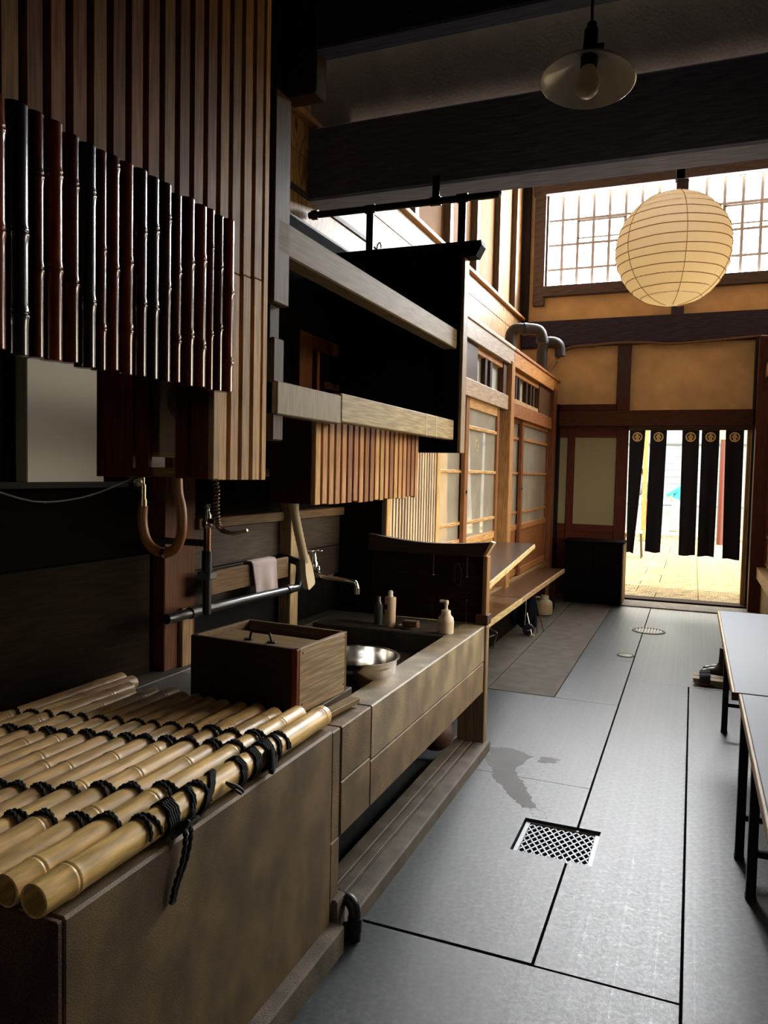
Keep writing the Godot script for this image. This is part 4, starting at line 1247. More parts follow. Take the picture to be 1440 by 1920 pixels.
# ------------------------------------------------------------------ box, bowl, bottles
func build_box_and_sink_things() -> void:
	var tray := thing("board", "dark board across the sink under the wooden box", "board")
	put("board", mb().ext(-1.565, -1.115, 0.692, 0.722, -2.475, -2.105, 0.003), wood(hx("4e3c2a"), "x", 0.6), tray)
	var o := thing("wooden_box", "old dark wooden box with a sunken lid and iron handle beside the sink", "box", v3(-1.337, 0.723, -2.272))
	o.rotation.y = deg_to_rad(-4.0)
	var w := wood(hx("6f5940"), "x", 0.6)
	var wz_lit := wood(hx("a89070"), "z", 0.6)  # lit copy of the box wood, light on the right side painted in
	var hxs := 0.212
	var hz := 0.165
	var h := 0.212
	put("front_board", mb().ext(-hxs, hxs - 0.0, 0.0, h, hz - 0.016, hz, 0.002), wood(hx("382719"), "x", 0.6), o)  # darker copy of the box wood, shade on the near side painted in
	put("back_board", mb().ext(-hxs, hxs, 0.0, h, -hz, -hz + 0.016, 0.002), w, o)
	put("side_board", mb().ext(hxs - 0.016, hxs + 0.002, 0.0, h, -hz + 0.017, hz - 0.017, 0.002), wz_lit, o)
	put("side_board", mb().ext(-hxs, -hxs + 0.016, 0.0, h, -hz + 0.017, hz - 0.017, 0.002), w, o)
	put("corner_strip", mb().ext(hxs - 0.018, hxs + 0.003, 0.0, h, hz - 0.016, hz + 0.002, 0.002), wood(hx("7a3c20"), "y", 0.5), o)
	put("bottom", mb().ext(-hxs + 0.016, hxs - 0.016, 0.0, 0.012, -hz + 0.016, hz - 0.016), w, o)
	var lid := put("lid", mb().ext(-hxs + 0.02, hxs - 0.02, h - 0.03, h - 0.017, -0.055, hz - 0.018, 0.002), wood(hx("8d7450"), "x", 0.55), o)
	put("lid", mb().ext(-hxs + 0.02, hxs - 0.02, h - 0.085, h - 0.072, -hz + 0.018, -0.058, 0.002), wood(hx("241a12"), "x", 0.6), o)
	var iron := plain(hx("1c1a1a"), 0.4, 0.5)
	var hp := spline([v3(-0.045, 0.19, 0.06), v3(-0.038, 0.222, 0.06), v3(-0.03, 0.225, 0.06), v3(0.03, 0.225, 0.06), v3(0.038, 0.222, 0.06), v3(0.048, 0.19, 0.06)], 5)
	put("handle", mb().tube(hp, 0.0045, 8).ext(-0.062, -0.032, 0.195, 0.2, 0.052, 0.068, 0.001).ext(0.032, 0.064, 0.195, 0.2, 0.052, 0.068, 0.001), iron, lid)
	for q in [[0.195, 0.13], [0.03, 0.13], [0.195, -0.14], [0.03, -0.14]]:
		put("nail", mb().lathe(PackedVector2Array([Vector2(0.0, 0.002), Vector2(0.003, 0.001), Vector2(0.0035, 0.0)]), 10, Transform3D(Basis(Vector3.BACK, -PI / 2), v3(hxs + 0.002, q[0], q[1]))), iron, o)
	var b := thing("steel_bowl", "shiny stainless steel bowl standing in the sink beside the wooden box", "bowl", v3(-1.24, 0.5925, -2.79))
	var prof := PackedVector2Array()
	for k in 13:
		var a := k / 12.0
		prof.append(Vector2(0.075 + 0.09 * sin(a * PI / 2), 0.16 * pow(a, 1.8)))
	var pr := PackedVector2Array([Vector2(0.0, 0.0)])
	pr.append_array(prof)
	pr.append(Vector2(0.177, 0.162))
	pr.append(Vector2(0.178, 0.165))
	pr.append(Vector2(0.165, 0.164))
	for k in range(12, -1, -1):
		pr.append(prof[k] + Vector2(-0.002, 0.003))
	pr.append(Vector2(0.0, 0.004))
	put("bowl", mb().lathe(pr, 48), plain(hx("d5d3cf"), 0.17, 1.0), b)
	# foam pump
	var white := plain(hx("cdb9a0"), 0.45)
	var p := thing("foam_pump_bottle", "cream foaming soap pump bottle on the sink ledge by the partition", "bottle", v3(-1.135, 0.69, -3.66))
	put("body", mb().lathe(PackedVector2Array([Vector2(0.0, 0.0), Vector2(0.036, 0.0), Vector2(0.041, 0.006), Vector2(0.042, 0.06), Vector2(0.039, 0.082), Vector2(0.026, 0.095), Vector2(0.025, 0.10), Vector2(0.0, 0.10)]), 28, Transform3D(Basis().scaled(v3(1, 1, 0.75)), Vector3.ZERO)), white, p)
	put("collar", mb().lathe(PackedVector2Array([Vector2(0.0235, 0.10), Vector2(0.0235, 0.118), Vector2(0.012, 0.122), Vector2(0.0, 0.122)]), 20), plain(hx("d6c6b0"), 0.4), p)
	put("pump_head", mb().lathe(PackedVector2Array([Vector2(0.009, 0.12), Vector2(0.008, 0.145), Vector2(0.012, 0.148), Vector2(0.012, 0.168), Vector2(0.0, 0.171)]), 16).ext(-0.034, 0.01, 0.156, 0.170, -0.008, 0.008, 0.004), plain(hx("d6c6b0"), 0.4), p)
	put("label_print", mb().ext(-0.034, -0.012, 0.055, 0.057, 0.0295, 0.0305).ext(-0.034, -0.018, 0.045, 0.047, 0.0295, 0.0305), plain(hx("5a3a30"), 0.6), p)
	var q := thing("dish_soap_bottle", "tall cream squeeze bottle in the dark corner of the sink ledge", "bottle", v3(-1.447, 0.69, -3.68))
	put("body", mb().lathe(PackedVector2Array([Vector2(0.0, 0.0), Vector2(0.026, 0.0), Vector2(0.029, 0.004), Vector2(0.031, 0.15), Vector2(0.030, 0.158), Vector2(0.0, 0.16)]), 24, Transform3D(Basis().scaled(v3(1, 1, 0.7)), Vector3.ZERO)), plain(hx("c2a88a"), 0.5), q)
	put("cap", mb().lathe(PackedVector2Array([Vector2(0.014, 0.16), Vector2(0.012, 0.172), Vector2(0.014, 0.182), Vector2(0.009, 0.192), Vector2(0.0, 0.194)]), 16), plain(hx("d8d0c2"), 0.4), q)
	put("label_print", mb().ext(-0.028, -0.010, 0.095, 0.12, 0.0195, 0.0212), plain(hx("2a2020"), 0.6), q)
	var g := thing("clear_bottle", "dim clear bottle behind the tall squeeze bottle", "bottle", v3(-1.53, 0.69, -3.72))
	put("body", mb().lathe(PackedVector2Array([Vector2(0.0, 0.0), Vector2(0.022, 0.0), Vector2(0.024, 0.1), Vector2(0.012, 0.125), Vector2(0.012, 0.15), Vector2(0.0, 0.15)]), 20), plain(hx("3c3a38"), 0.2), g)
	var dsh := thing("soap_dish", "small pale dish on the sink ledge under the sponge", "dish", v3(-1.35, 0.69, -3.70))
	put("dish", mb().lathe(PackedVector2Array([Vector2(0.0, 0.0), Vector2(0.035, 0.0), Vector2(0.058, 0.010), Vector2(0.058, 0.012), Vector2(0.033, 0.004), Vector2(0.0, 0.003)]), 28), plain(hx("8d8a84"), 0.4), dsh)
	var sp := thing("sponge", "orange-brown kitchen sponge on its dish by the soap bottles", "sponge", v3(-1.335, 0.698, -3.69))
	put("foam", mb().ext(-0.042, 0.042, 0.0, 0.026, -0.025, 0.025, 0.006), stone(hx("a0622e"), 0.9, 0.05, 14.0), sp)
	put("scouring_pad", mb().ext(-0.041, 0.041, 0.026, 0.034, -0.024, 0.024, 0.003), stone(hx("8a7a5a"), 0.95, 0.05, 14.0), sp)

# ------------------------------------------------------------------ pipes, taps, hoses
func build_plumbing() -> void:
	var chrome := plain(hx("c9c6c0"), 0.2, 1.0)
	var blk := plain(hx("15171a"), 0.35)
	var o := thing("standpipe", "vertical black water pipe with a chrome tap at its top", "pipe")
	var x := -1.72
	var z := -2.44
	put("lower_pipe", mb().tube(PackedVector3Array([v3(x, 0.94, z), v3(x, 1.12, z)]), 0.017, 14), blk, o)
	put("sleeve", mb().tube(PackedVector3Array([v3(x, 1.10, z), v3(x, 1.185, z)]), 0.021, 14), blk, o)
	put("clamp", mb().ext(x - 0.03, x + 0.03, 1.075, 1.105, z - 0.026, z + 0.026, 0.004), plain(hx("4a4a4a"), 0.5), o)
	put("chrome_pipe", mb().tube(PackedVector3Array([v3(x, 1.18, z), v3(x, 1.275, z)]), 0.015, 14), plain(hx("b88a6a"), 0.22, 1.0), o)
	put("wall_bracket", mb().ext(-1.99, x, 1.20, 1.225, z - 0.012, z + 0.012, 0.003), plain(hx("3a3a3a"), 0.5), o)
	var tp := put("tap", mb().lathe(PackedVector2Array([Vector2(0.017, 1.27), Vector2(0.022, 1.28), Vector2(0.022, 1.30), Vector2(0.016, 1.305), Vector2(0.018, 1.32), Vector2(0.010, 1.335), Vector2(0.008, 1.35), Vector2(0.013, 1.352), Vector2(0.013, 1.362), Vector2(0.0, 1.365)]), 18, Transform3D(Basis(), v3(x, 0, z))), chrome, o)
	put("lever", mb().bar(v3(x - 0.03, 1.357, z), v3(x + 0.035, 1.357, z), 0.008, 0.008, 0.002), chrome, tp)
	put("side_outlet", mb().tube(PackedVector3Array([v3(x, 1.30, z), v3(x + 0.035, 1.30, z + 0.02), v3(x + 0.06, 1.30, z + 0.03)]), 0.011, 12), chrome, o)
	# coiled shower hose with a bent steel spout
	var s := thing("spring_spout", "coiled steel hose ending in a bent spout beside the standpipe", "hose")
	var line := spline([v3(-1.40, 1.545, -1.84), v3(-1.43, 1.50, -2.03), v3(-1.447, 1.44, -2.1), v3(-1.447, 1.38, -2.1), v3(-1.442, 1.325, -2.1), v3(-1.43, 1.303, -2.1)], 8)
	var coil := PackedVector3Array()
	for k in 150:
		var u := k / 149.0 * (line.size() - 1)
		var i0 := int(floor(u))
		var p: Vector3 = line[i0].lerp(line[mini(i0 + 1, line.size() - 1)], u - i0)
		coil.append(p + v3(0.0095 * cos(k * 1.05), 0, 0.0095 * sin(k * 1.05)))
	put("coil", mb().tube(coil, 0.0028, 5), plain(hx("a89078"), 0.3, 1.0), s)
	put("inner_tube", mb().tube(line, 0.007, 10), plain(hx("2a1d16"), 0.5), s)
	put("spout", mb().tube(spline([v3(-1.432, 1.306, -2.1), v3(-1.415, 1.296, -2.1), v3(-1.385, 1.291, -2.1), v3(-1.355, 1.295, -2.1), v3(-1.327, 1.304, -2.1)], 6), PackedFloat32Array(range(25).map(func(k): return 0.0095 - 0.0002 * k)), 12), chrome, s)
	# brown rubber hose in a U
	var h := thing("rubber_hose", "brown rubber hose looping in a U below the slatted hood", "hose")
	put("hose", mb().tube(spline([v3(-1.579, 1.38, -1.9), v3(-1.58, 1.33, -1.9), v3(-1.568, 1.28, -1.9), v3(-1.54, 1.25, -1.9), v3(-1.495, 1.24, -1.9), v3(-1.455, 1.255, -1.9), v3(-1.434, 1.30, -1.9), v3(-1.433, 1.37, -1.9), v3(-1.447, 1.43, -1.9), v3(-1.45, 1.53, -1.9)], 7), 0.0155, 16), plain(hx("8a5a34"), 0.4), h)
	put("clip", mb().lathe(PackedVector2Array([Vector2(0.0175, -0.008), Vector2(0.0185, 0.0), Vector2(0.0175, 0.008)]), 18, Transform3D(Basis(Vector3.BACK, PI / 2), v3(-1.495, 1.24, -1.9))), chrome, h)
	var tap := put("brass_tap", mb().tube(PackedVector3Array([v3(-1.579, 1.375, -1.9), v3(-1.579, 1.40, -1.9), v3(-1.579, 1.402, -1.9), v3(-1.579, 1.445, -1.9), v3(-1.579, 1.447, -1.9), v3(-1.579, 1.48, -1.9)]), PackedFloat32Array([0.013, 0.013, 0.010, 0.010, 0.006, 0.006]), 14), plain(hx("b8a888"), 0.3, 1.0), h)
	put("knob", mb().lathe(PackedVector2Array([Vector2(0.0, -0.014), Vector2(0.010, -0.010), Vector2(0.013, 0.0), Vector2(0.010, 0.010), Vector2(0.0, 0.014)]), 16, Transform3D(Basis(Vector3.BACK, PI / 2), v3(-1.585, 1.452, -1.885))), plain(hx("cfc3a6"), 0.3, 0.8), tap)
	put("black_cock", mb().lathe(PackedVector2Array([Vector2(0.0, -0.02), Vector2(0.018, -0.015), Vector2(0.02, 0.0), Vector2(0.018, 0.015), Vector2(0.0, 0.02)]), 16, Transform3D(Basis(Vector3.BACK, PI / 2), v3(-1.615, 1.45, -1.91))), blk, tap)
	var cb := thing("grey_cable", "thin sagging cable along the top of the dark brown wall panel", "cable")
	put("cable", mb().tube(spline([v3(-1.93, 1.45, -1.5), v3(-1.93, 1.43, -1.62), v3(-1.93, 1.385, -1.8), v3(-1.93, 1.385, -1.95), v3(-1.93, 1.41, -2.1), v3(-1.93, 1.47, -2.3)], 6), 0.004, 6), plain(hx("2a2a28"), 0.6), cb)
	# horizontal pipe with its elbow
	var p := thing("black_pipe", "black horizontal water pipe with an elbow along the splashback", "pipe")
	put("pipe", mb().tube(spline([v3(-1.80, 0.935, -2.30), v3(-1.80, 0.93, -2.8), v3(-1.80, 0.92, -3.27), v3(-1.80, 0.925, -3.31), v3(-1.80, 0.95, -3.325), v3(-1.80, 1.03, -3.33), v3(-1.84, 1.05, -3.34), v3(-1.92, 1.06, -3.35)], 6), 0.019, 14), blk, p)
	for c in [[-2.46, 0.935], [-2.56, 0.934], [-3.22, 0.922]]:
		put("collar", mb().tube(PackedVector3Array([v3(-1.80, c[1], c[0] - 0.02), v3(-1.80, c[1], c[0] + 0.02)]), 0.0235, 14), blk, p)
	# towel board and towel
	var tb := thing("towel_board", "rough wooden board fixed before the splashback, a towel over it", "board")
	put("board", mb().ext(-1.86, -1.842, 0.972, 1.072, -3.295, -2.60, 0.003), wood(hx("6d563d"), "z", 0.6), tb)
	put("bracket", mb().ext(-1.93, -1.86, 1.0, 1.03, -2.70, -2.66), wood(hx("4d3b2a"), "x", 0.6), tb)
	put("bracket", mb().ext(-1.93, -1.86, 1.0, 1.03, -3.28, -3.24), wood(hx("4d3b2a"), "x", 0.6), tb)
	var tw := thing("towel", "pale mauve-grey hand towel hanging over the wooden board", "towel")
	var terry := base(hx("c9b9b8"), 0.95)
	terry.heightmap_enabled = true
	terry.heightmap_texture = tex["grit"]
	terry.heightmap_scale = 0.25
	terry.rim_enabled = true
	terry.rim = 0.3
	tri_map(terry, v3(16, 16, 16))
	put("cloth", mb().sheet(func(u: float, vv: float) -> Vector3:
		var s2 := vv * 0.34
		var zz := lerpf(-2.935, -3.145, u) - 0.05 * maxf(0.0, vv - 0.4)
		var wv := 0.007 * sin(u * 11.0 + 1.0) * smoothstep(0.35, 0.9, vv)
		if s2 < 0.12:
			return v3(-1.872, 0.962 + s2, zz)
		if s2 < 0.15:
			var a := (s2 - 0.12) / 0.03 * PI
			return v3(-1.851 - 0.0205 * cos(a), 1.078 + 0.008 * sin(a), zz)
		return v3(-1.828 + wv, 1.078 - (s2 - 0.15) * (0.85 + 0.03 * sin(u * 6.0)), zz), 22, 26, 0.006), terry, tw)
	# chrome mixing tap
	var f := thing("swivel_tap", "chrome swivel tap with a long curved spout over the sink", "tap")
	put("spout", mb().tube(spline([v3(-1.90, 1.02, -3.45), v3(-1.80, 1.02, -3.46), v3(-1.765, 1.005, -3.46), v3(-1.755, 0.985, -3.45), v3(-1.70, 0.975, -3.38), v3(-1.58, 0.975, -3.33), v3(-1.50, 0.974, -3.30), v3(-1.478, 0.966, -3.30), v3(-1.470, 0.94, -3.30)], 6), 0.0105, 14), chrome, f)
	put("nozzle", mb().tube(PackedVector3Array([v3(-1.470, 0.945, -3.30), v3(-1.470, 0.915, -3.30)]), 0.0135, 14), chrome, f)
	var bd := put("valve_body", mb().lathe(PackedVector2Array([Vector2(0.0, 0.98), Vector2(0.018, 0.985), Vector2(0.022, 1.0), Vector2(0.02, 1.03), Vector2(0.012, 1.04), Vector2(0.014, 1.055), Vector2(0.009, 1.065), Vector2(0.007, 1.085), Vector2(0.0, 1.088)]), 18, Transform3D(Basis(), v3(-1.785, 0, -3.46))), chrome, f)
	put("handle", mb().bar(v3(-1.83, 1.088, -3.46), v3(-1.74, 1.09, -3.46), 0.014, 0.01, 0.003).bar(v3(-1.785, 1.088, -3.50), v3(-1.785, 1.088, -3.42), 0.012, 0.009, 0.003), chrome, bd)
	# ribbed pale hose with a flat end
	var k := thing("flat_hose", "long pale ribbed hose bending down to a broad flat end before the pale upright", "hose")
	var pl := plain(hx("a89878"), 0.55)
	put("upper_run", mb().tube(spline([v3(-1.93, 1.487, -2.52), v3(-1.75, 1.487, -2.54), v3(-1.63, 1.487, -2.62), v3(-1.60, 1.490, -2.78)], 5), 0.017, 14), pl, k)
	var c0 := spline([v3(-1.60, 1.490, -2.77), v3(-1.60, 1.46, -2.83), v3(-1.60, 1.39, -2.875), v3(-1.60, 1.23, -2.945), v3(-1.60, 1.09, -3.01)], 14)
	var rads := PackedFloat32Array()
	for q in c0.size():
		rads.append(0.019 + 0.0016 * (q % 2))
	put("ribbed_hose", mb().tube(c0, rads, 14), pl, k)
	var fl := mb()
	fl.prism(PackedVector2Array([Vector2(-0.018, 0.09), Vector2(0.018, 0.09), Vector2(0.034, 0.02), Vector2(0.036, -0.055), Vector2(0.028, -0.068), Vector2(-0.028, -0.068), Vector2(-0.036, -0.055), Vector2(-0.034, 0.02)]), 0.026, Transform3D(Basis(Vector3.UP, PI / 2) * Basis(Vector3.BACK, 0.36), v3(-1.60, 1.035, -3.035)))
	put("flat_end", fl, plain(hx("b5a586"), 0.5), k)

# ------------------------------------------------------------------ lamp and lantern
func build_lamp() -> void:
	var o := thing("pendant_lamp", "unlit pendant lamp with a white enamel saucer shade and bare bulb", "lamp", v3(-0.279, 2.465, -1.95))
	var tilt := Transform3D(Basis(Vector3.BACK, deg_to_rad(-1.5)) * Basis(Vector3.RIGHT, deg_to_rad(-8.0)), Vector3.ZERO)
	var enamel := base(hx("cfc8b6"), 0.3)
	enamel.clearcoat_enabled = true
	enamel.clearcoat = 0.5
	enamel.clearcoat_roughness = 0.1
	put("shade", mb().lathe(PackedVector2Array([Vector2(0.022, 0.058), Vector2(0.05, 0.044), Vector2(0.10, 0.008), Vector2(0.112, -0.002), Vector2(0.1145, 0.0), Vector2(0.112, 0.004), Vector2(0.10, 0.013), Vector2(0.05, 0.050), Vector2(0.022, 0.064)]), 56, tilt), enamel, o)
	put("socket", mb().lathe(PackedVector2Array([Vector2(0.0, 0.034), Vector2(0.02, 0.034), Vector2(0.021, 0.06), Vector2(0.0195, 0.075), Vector2(0.018, 0.13), Vector2(0.013, 0.132), Vector2(0.012, 0.148), Vector2(0.0, 0.15)]), 24, tilt), plain(hx("0e1216"), 0.4), o)
	put("switch", mb().ext(0.016, 0.034, 0.072, 0.092, -0.006, 0.006, 0.002, tilt), plain(hx("14161a"), 0.4), o)
	var bulb := base(hx("d9cdb4"), 0.3)
	bulb.backlight_enabled = true
	bulb.backlight = Color(0.6, 0.55, 0.45)
	put("bulb", mb().lathe(PackedVector2Array([Vector2(0.016, 0.036), Vector2(0.019, 0.026), Vector2(0.027, 0.008), Vector2(0.030, -0.008), Vector2(0.0275, -0.024), Vector2(0.018, -0.036), Vector2(0.0, -0.041)]), 28, tilt), bulb, o)
	put("cord", mb().tube(PackedVector3Array([v3(0.003, 0.148, -0.02), v3(0, 0.6, -0.02), v3(0, 1.84, -0.03)]), 0.0035, 8), plain(hx("0c0d10"), 0.6), o)

func build_lantern() -> void:
	var ctr := v3(-0.172, 2.888, -5.0)
	var o := thing("paper_lantern", "large round cream paper lantern hanging before the bright window", "lantern", ctr)
	var R := 0.336
	var paper := base(hx("fbf2da"), 0.85)
	paper.backlight_enabled = true
	paper.backlight = Color(1.0, 0.93, 0.78)
	paper.heightmap_enabled = true
	paper.heightmap_texture = tex["cloud"]
	paper.heightmap_scale = 0.8
	tri_map(paper, v3(3, 3, 3))
	var nz := FastNoiseLite.new()
	nz.seed = 4
	nz.frequency = 1.1
	var levels := [-0.86, -0.74, -0.60, -0.46, -0.30, -0.14, 0.03, 0.19, 0.35, 0.50, 0.64, 0.77, 0.88]
	var prof := PackedVector2Array()
	for k in 61:
		var a := -PI / 2 + PI * k / 60.0
		var y := sin(a)
		var dent := 0.0
		for l in levels:
			dent += 0.012 * exp(-pow((y - l) / 0.02, 2.0))
		var sag := 1.0
		if y < -0.9:
			sag = 0.985
		prof.append(Vector2(maxf(cos(a), 0.13 if y > 0.0 else 0.05) * R * (1.0 + dent), y * R * sag * 1.01))
	var wob := func(a: float, y: float) -> float:
		return 1.0 + 0.03 * nz.get_noise_3d(cos(a) * 1.2, y * 3.0, sin(a) * 1.2) + 0.012 * sin(a * 8.0) * smoothstep(-0.24, -0.37, y) - 0.006 * absf(sin(a * 3.0))
	put("paper_shade", mb().lathe(prof, 64, Transform3D(Basis(Vector3.UP, 0.4), Vector3.ZERO), true, wob), paper, o)
	var wire := plain(hx("a0713c"), 0.7)
	for l in levels.size():
		var y: float = levels[l] * R
		var rr := sqrt(maxf(0.0, 1.0 - levels[l] * levels[l])) * R
		var pts := PackedVector3Array()
		var tilt := rng.randf_range(-0.015, 0.03)
		for k in 49:
			var a := TAU * k / 48.0
			var w: float = wob.call(fposmod(a, TAU), y)
			pts.append(Basis(Vector3.UP, 0.4) * v3(rr * w * 1.014 * cos(a), y + tilt * cos(a + 0.5) * rr, rr * w * 1.014 * sin(a)))
		put("hoop", mb().tube(pts, 0.0026, 5), wire, o)
	for m in 6:
		var pts := PackedVector3Array()
		var a := TAU * m / 6.0 + 1.32
		for k in 33:
			var e := lerpf(-1.45, 1.45, k / 32.0)
			pts.append(v3(cos(e) * R * 1.012 * cos(a), sin(e) * R * 1.014, cos(e) * R * 1.012 * sin(a)))
		put("thread", mb().tube(pts, 0.0018, 5), wire, o)
	put("top_ring", mb().lathe(PackedVector2Array([Vector2(0.045, R), Vector2(0.05, R + 0.004), Vector2(0.045, R + 0.008)]), 24), wire, o)
	put("hanging_wire", mb().tube(PackedVector3Array([v3(0, R, 0), v3(0, 3.11, 0)]), 0.002, 5), plain(hx("3a3028"), 0.6), o)
	# pipes and cable in the far left corner
	var p := thing("corner_pipes", "two dark bent pipes coming over the cladding in the far left corner", "pipe")
	var dk := plain(hx("2c2828"), 0.55)
	put("pipe", mb().tube(spline([v3(-1.92, 2.70, -8.3), v3(-1.92, 2.98, -8.3), v3(-1.90, 3.07, -8.32), v3(-1.84, 3.10, -8.35), v3(-1.68, 3.10, -8.45), v3(-1.63, 3.07, -8.48), v3(-1.612, 3.01, -8.5), v3(-1.61, 2.955, -8.5)], 6), 0.062, 16), dk, p)
	put("pipe", mb().tube(spline([v3(-1.70, 2.70, -9.0), v3(-1.70, 2.96, -9.0), v3(-1.66, 3.05, -9.02), v3(-1.58, 3.06, -9.05), v3(-1.53, 3.03, -9.08), v3(-1.515, 2.98, -9.1), v3(-1.51, 2.90, -9.1)], 6), 0.062, 16), plain(hx("2a2726"), 0.55), p)
	put("flange", mb().tube(PackedVector3Array([v3(-1.61, 3.0, -8.5), v3(-1.61, 2.97, -8.5)]), 0.07, 16), dk, p)
	put("flange", mb().tube(PackedVector3Array([v3(-1.80, 3.10, -8.37), v3(-1.76, 3.10, -8.40)]), 0.07, 16), dk, p)
	var c := thing("wall_cable", "brown cable sagging along the dark girder of the end wall", "cable")
	put("cable", mb().tube(spline([v3(-1.66, 2.96, -9.74), v3(-1.60, 3.06, -9.74), v3(-1.45, 3.115, -9.75), v3(-1.20, 3.125, -9.76), v3(-0.92, 3.14, -9.77), v3(-0.60, 3.13, -9.77), v3(-0.30, 3.105, -9.77), v3(0.1, 3.12, -9.77), v3(0.7, 3.155, -9.77)], 6), 0.016, 8), plain(hx("6a4c34"), 0.6), c)
	put("cable", mb().tube(spline([v3(-1.64, 2.97, -9.75), v3(-1.55, 3.06, -9.75), v3(-1.42, 3.10, -9.76), v3(-1.2, 3.11, -9.77)], 6), 0.009, 8), plain(hx("5a4030"), 0.6), c)
	put("conduit", mb().tube(PackedVector3Array([v3(-1.80, 2.75, -9.72), v3(-1.66, 2.95, -9.74)]), 0.03, 10), plain(hx("9a8468"), 0.7), c)

# ------------------------------------------------------------------ shoes, jug, folded object on the floor
func build_floor_things() -> void:
	var s := thing("wooden_sandal", "thick wooden sandals with a navy cloth band under the far white table", "sandals", v3(0.18, 0, -6.02))
	var wd := wood(hx("9a8a6c"), "x", 0.55)
	for k in 2:
		var z := 0.05 - 0.10 * k
		put("sole", mb().prism(PackedVector2Array([Vector2(-0.125, 0.022), Vector2(-0.10, 0.008), Vector2(-0.05, 0.003), Vector2(0.0, 0.012), Vector2(0.03, 0.0), Vector2(0.125, 0.0), Vector2(0.128, 0.045), Vector2(0.0, 0.046), Vector2(-0.128, 0.05)]), 0.085, Transform3D(Basis(), v3(0, 0, z))), wd, s)
		put("strap", mb().sheet(func(u: float, vv: float) -> Vector3:
			var a := lerpf(0.0, PI, u)
			return v3(lerpf(-0.085, -0.012, vv), 0.02 + 0.052 * sin(a) + 0.012 * vv * sin(a), z + 0.046 * cos(a)), 14, 6, 0.006), stone(hx("2a3048"), 0.9, 0.04, 20.0), s)
	var b := thing("leather_boots", "pair of black leather ankle boots standing behind the wooden sandals", "boots", v3(0.215, 0, -6.2))
	var lea := plain(hx("1a1614"), 0.35)
	for k in 2:
		var z := 0.03 - 0.11 * k
		var f := func(p: Vector3) -> float:
			var q := p - v3(0.02 * k, 0, z)
			var d := capsule(q, v3(-0.085, 0.038, 0), v3(0.0, 0.048, 0), 0.034, 0.036)
			d = smin(d, capsule(q, v3(-0.03, 0.05, 0), v3(0.085, 0.05, 0), 0.034, 0.036), 0.03)
			d = smin(d, capsule(q, v3(0.045, 0.07, 0), v3(0.06, 0.24, 0), 0.038, 0.045), 0.05)
			return maxf(d, maxf(0.012 - q.y, q.y - 0.245))
		put("upper", mb().nets(f, v3(-0.14, 0.0, z - 0.06), v3(0.16, 0.26, z + 0.06), 0.008), lea, b)
		put("sole", mb().prism(PackedVector2Array([Vector2(-0.12 + 0.02 * k, 0.004), Vector2(0.02, 0.0), Vector2(0.14, 0.0), Vector2(0.14, 0.02), Vector2(0.0, 0.018), Vector2(-0.122 + 0.02 * k, 0.018)]), 0.07, Transform3D(Basis(), v3(0, 0, z))), plain(hx("0e0c0b"), 0.6), b)
	var j := thing("plastic_jug", "pale plastic jug with a handle on the floor under the bench's far end", "jug", v3(-1.44, 0, -8.2))
	var jm := plain(hx("8d8064"), 0.6)
	put("body", mb().lathe(PackedVector2Array([Vector2(0.0, 0.0), Vector2(0.07, 0.0), Vector2(0.085, 0.012), Vector2(0.088, 0.11), Vector2(0.08, 0.145), Vector2(0.055, 0.165), Vector2(0.045, 0.172), Vector2(0.045, 0.205), Vector2(0.04, 0.21), Vector2(0.0, 0.21)]), 28), jm, j)
	put("handle", mb().tube(spline([v3(-0.04, 0.19, 0.02), v3(-0.09, 0.19, 0.03), v3(-0.125, 0.16, 0.03), v3(-0.11, 0.10, 0.02), v3(-0.075, 0.04, 0.02)], 6), 0.011, 8), jm, j)
	put("sticker", mb().ext(-0.012, 0.04, 0.05, 0.13, 0.0845, 0.088, 0.001), plain(hx("b07a62"), 0.6), j)
	var st := thing("folded_object", "dark folded object with thin bright metal legs under the long bench", "stool", v3(-1.43, 0, -7.15))  # object of unclear kind, built from folded cloth, a wheel and thin legs
	var ch := plain(hx("a8a298"), 0.25, 1.0)
	var cl := plain(hx("0f1018"), 0.8)
	put("cloth_seat", mb().sheet(func(u: float, vv: float) -> Vector3:
		return v3(-0.12 + 0.22 * u, 0.36 - 0.30 * vv + 0.02 * sin(u * 7.0), 0.06 + 0.03 * sin(u * 9.0 + vv * 4.0) - 0.05 * vv), 12, 10, 0.03), cl, st)
	put("wheel", mb().lathe(PackedVector2Array([Vector2(0.02, -0.012), Vector2(0.052, -0.014), Vector2(0.058, 0.0), Vector2(0.052, 0.014), Vector2(0.02, 0.012)]), 24, Transform3D(Basis(Vector3.RIGHT, PI / 2), v3(0.05, 0.06, 0.10))), plain(hx("101012"), 0.4), st)
	for q in [[-0.02, 0.36, 0.04, 0.09, 0.01, 0.12], [0.06, 0.36, 0.0, 0.11, 0.006, -0.04], [0.02, 0.36, 0.08, 0.02, 0.10, 0.12], [0.08, 0.34, -0.06, 0.15, 0.006, -0.14]]:
		put("leg", mb().tube(PackedVector3Array([v3(q[0], q[1], q[2]), v3(q[3], q[4], q[5])]), 0.006, 8), ch, st)
	put("foot", mb().ext(0.07, 0.11, 0.0, 0.02, 0.10, 0.14, 0.004), plain(hx("8a7a60"), 0.5), st)
	var rk := thing("low_rack", "dim metal rack in the dark under the near part of the bench", "rack", v3(-1.55, 0, -6.4))
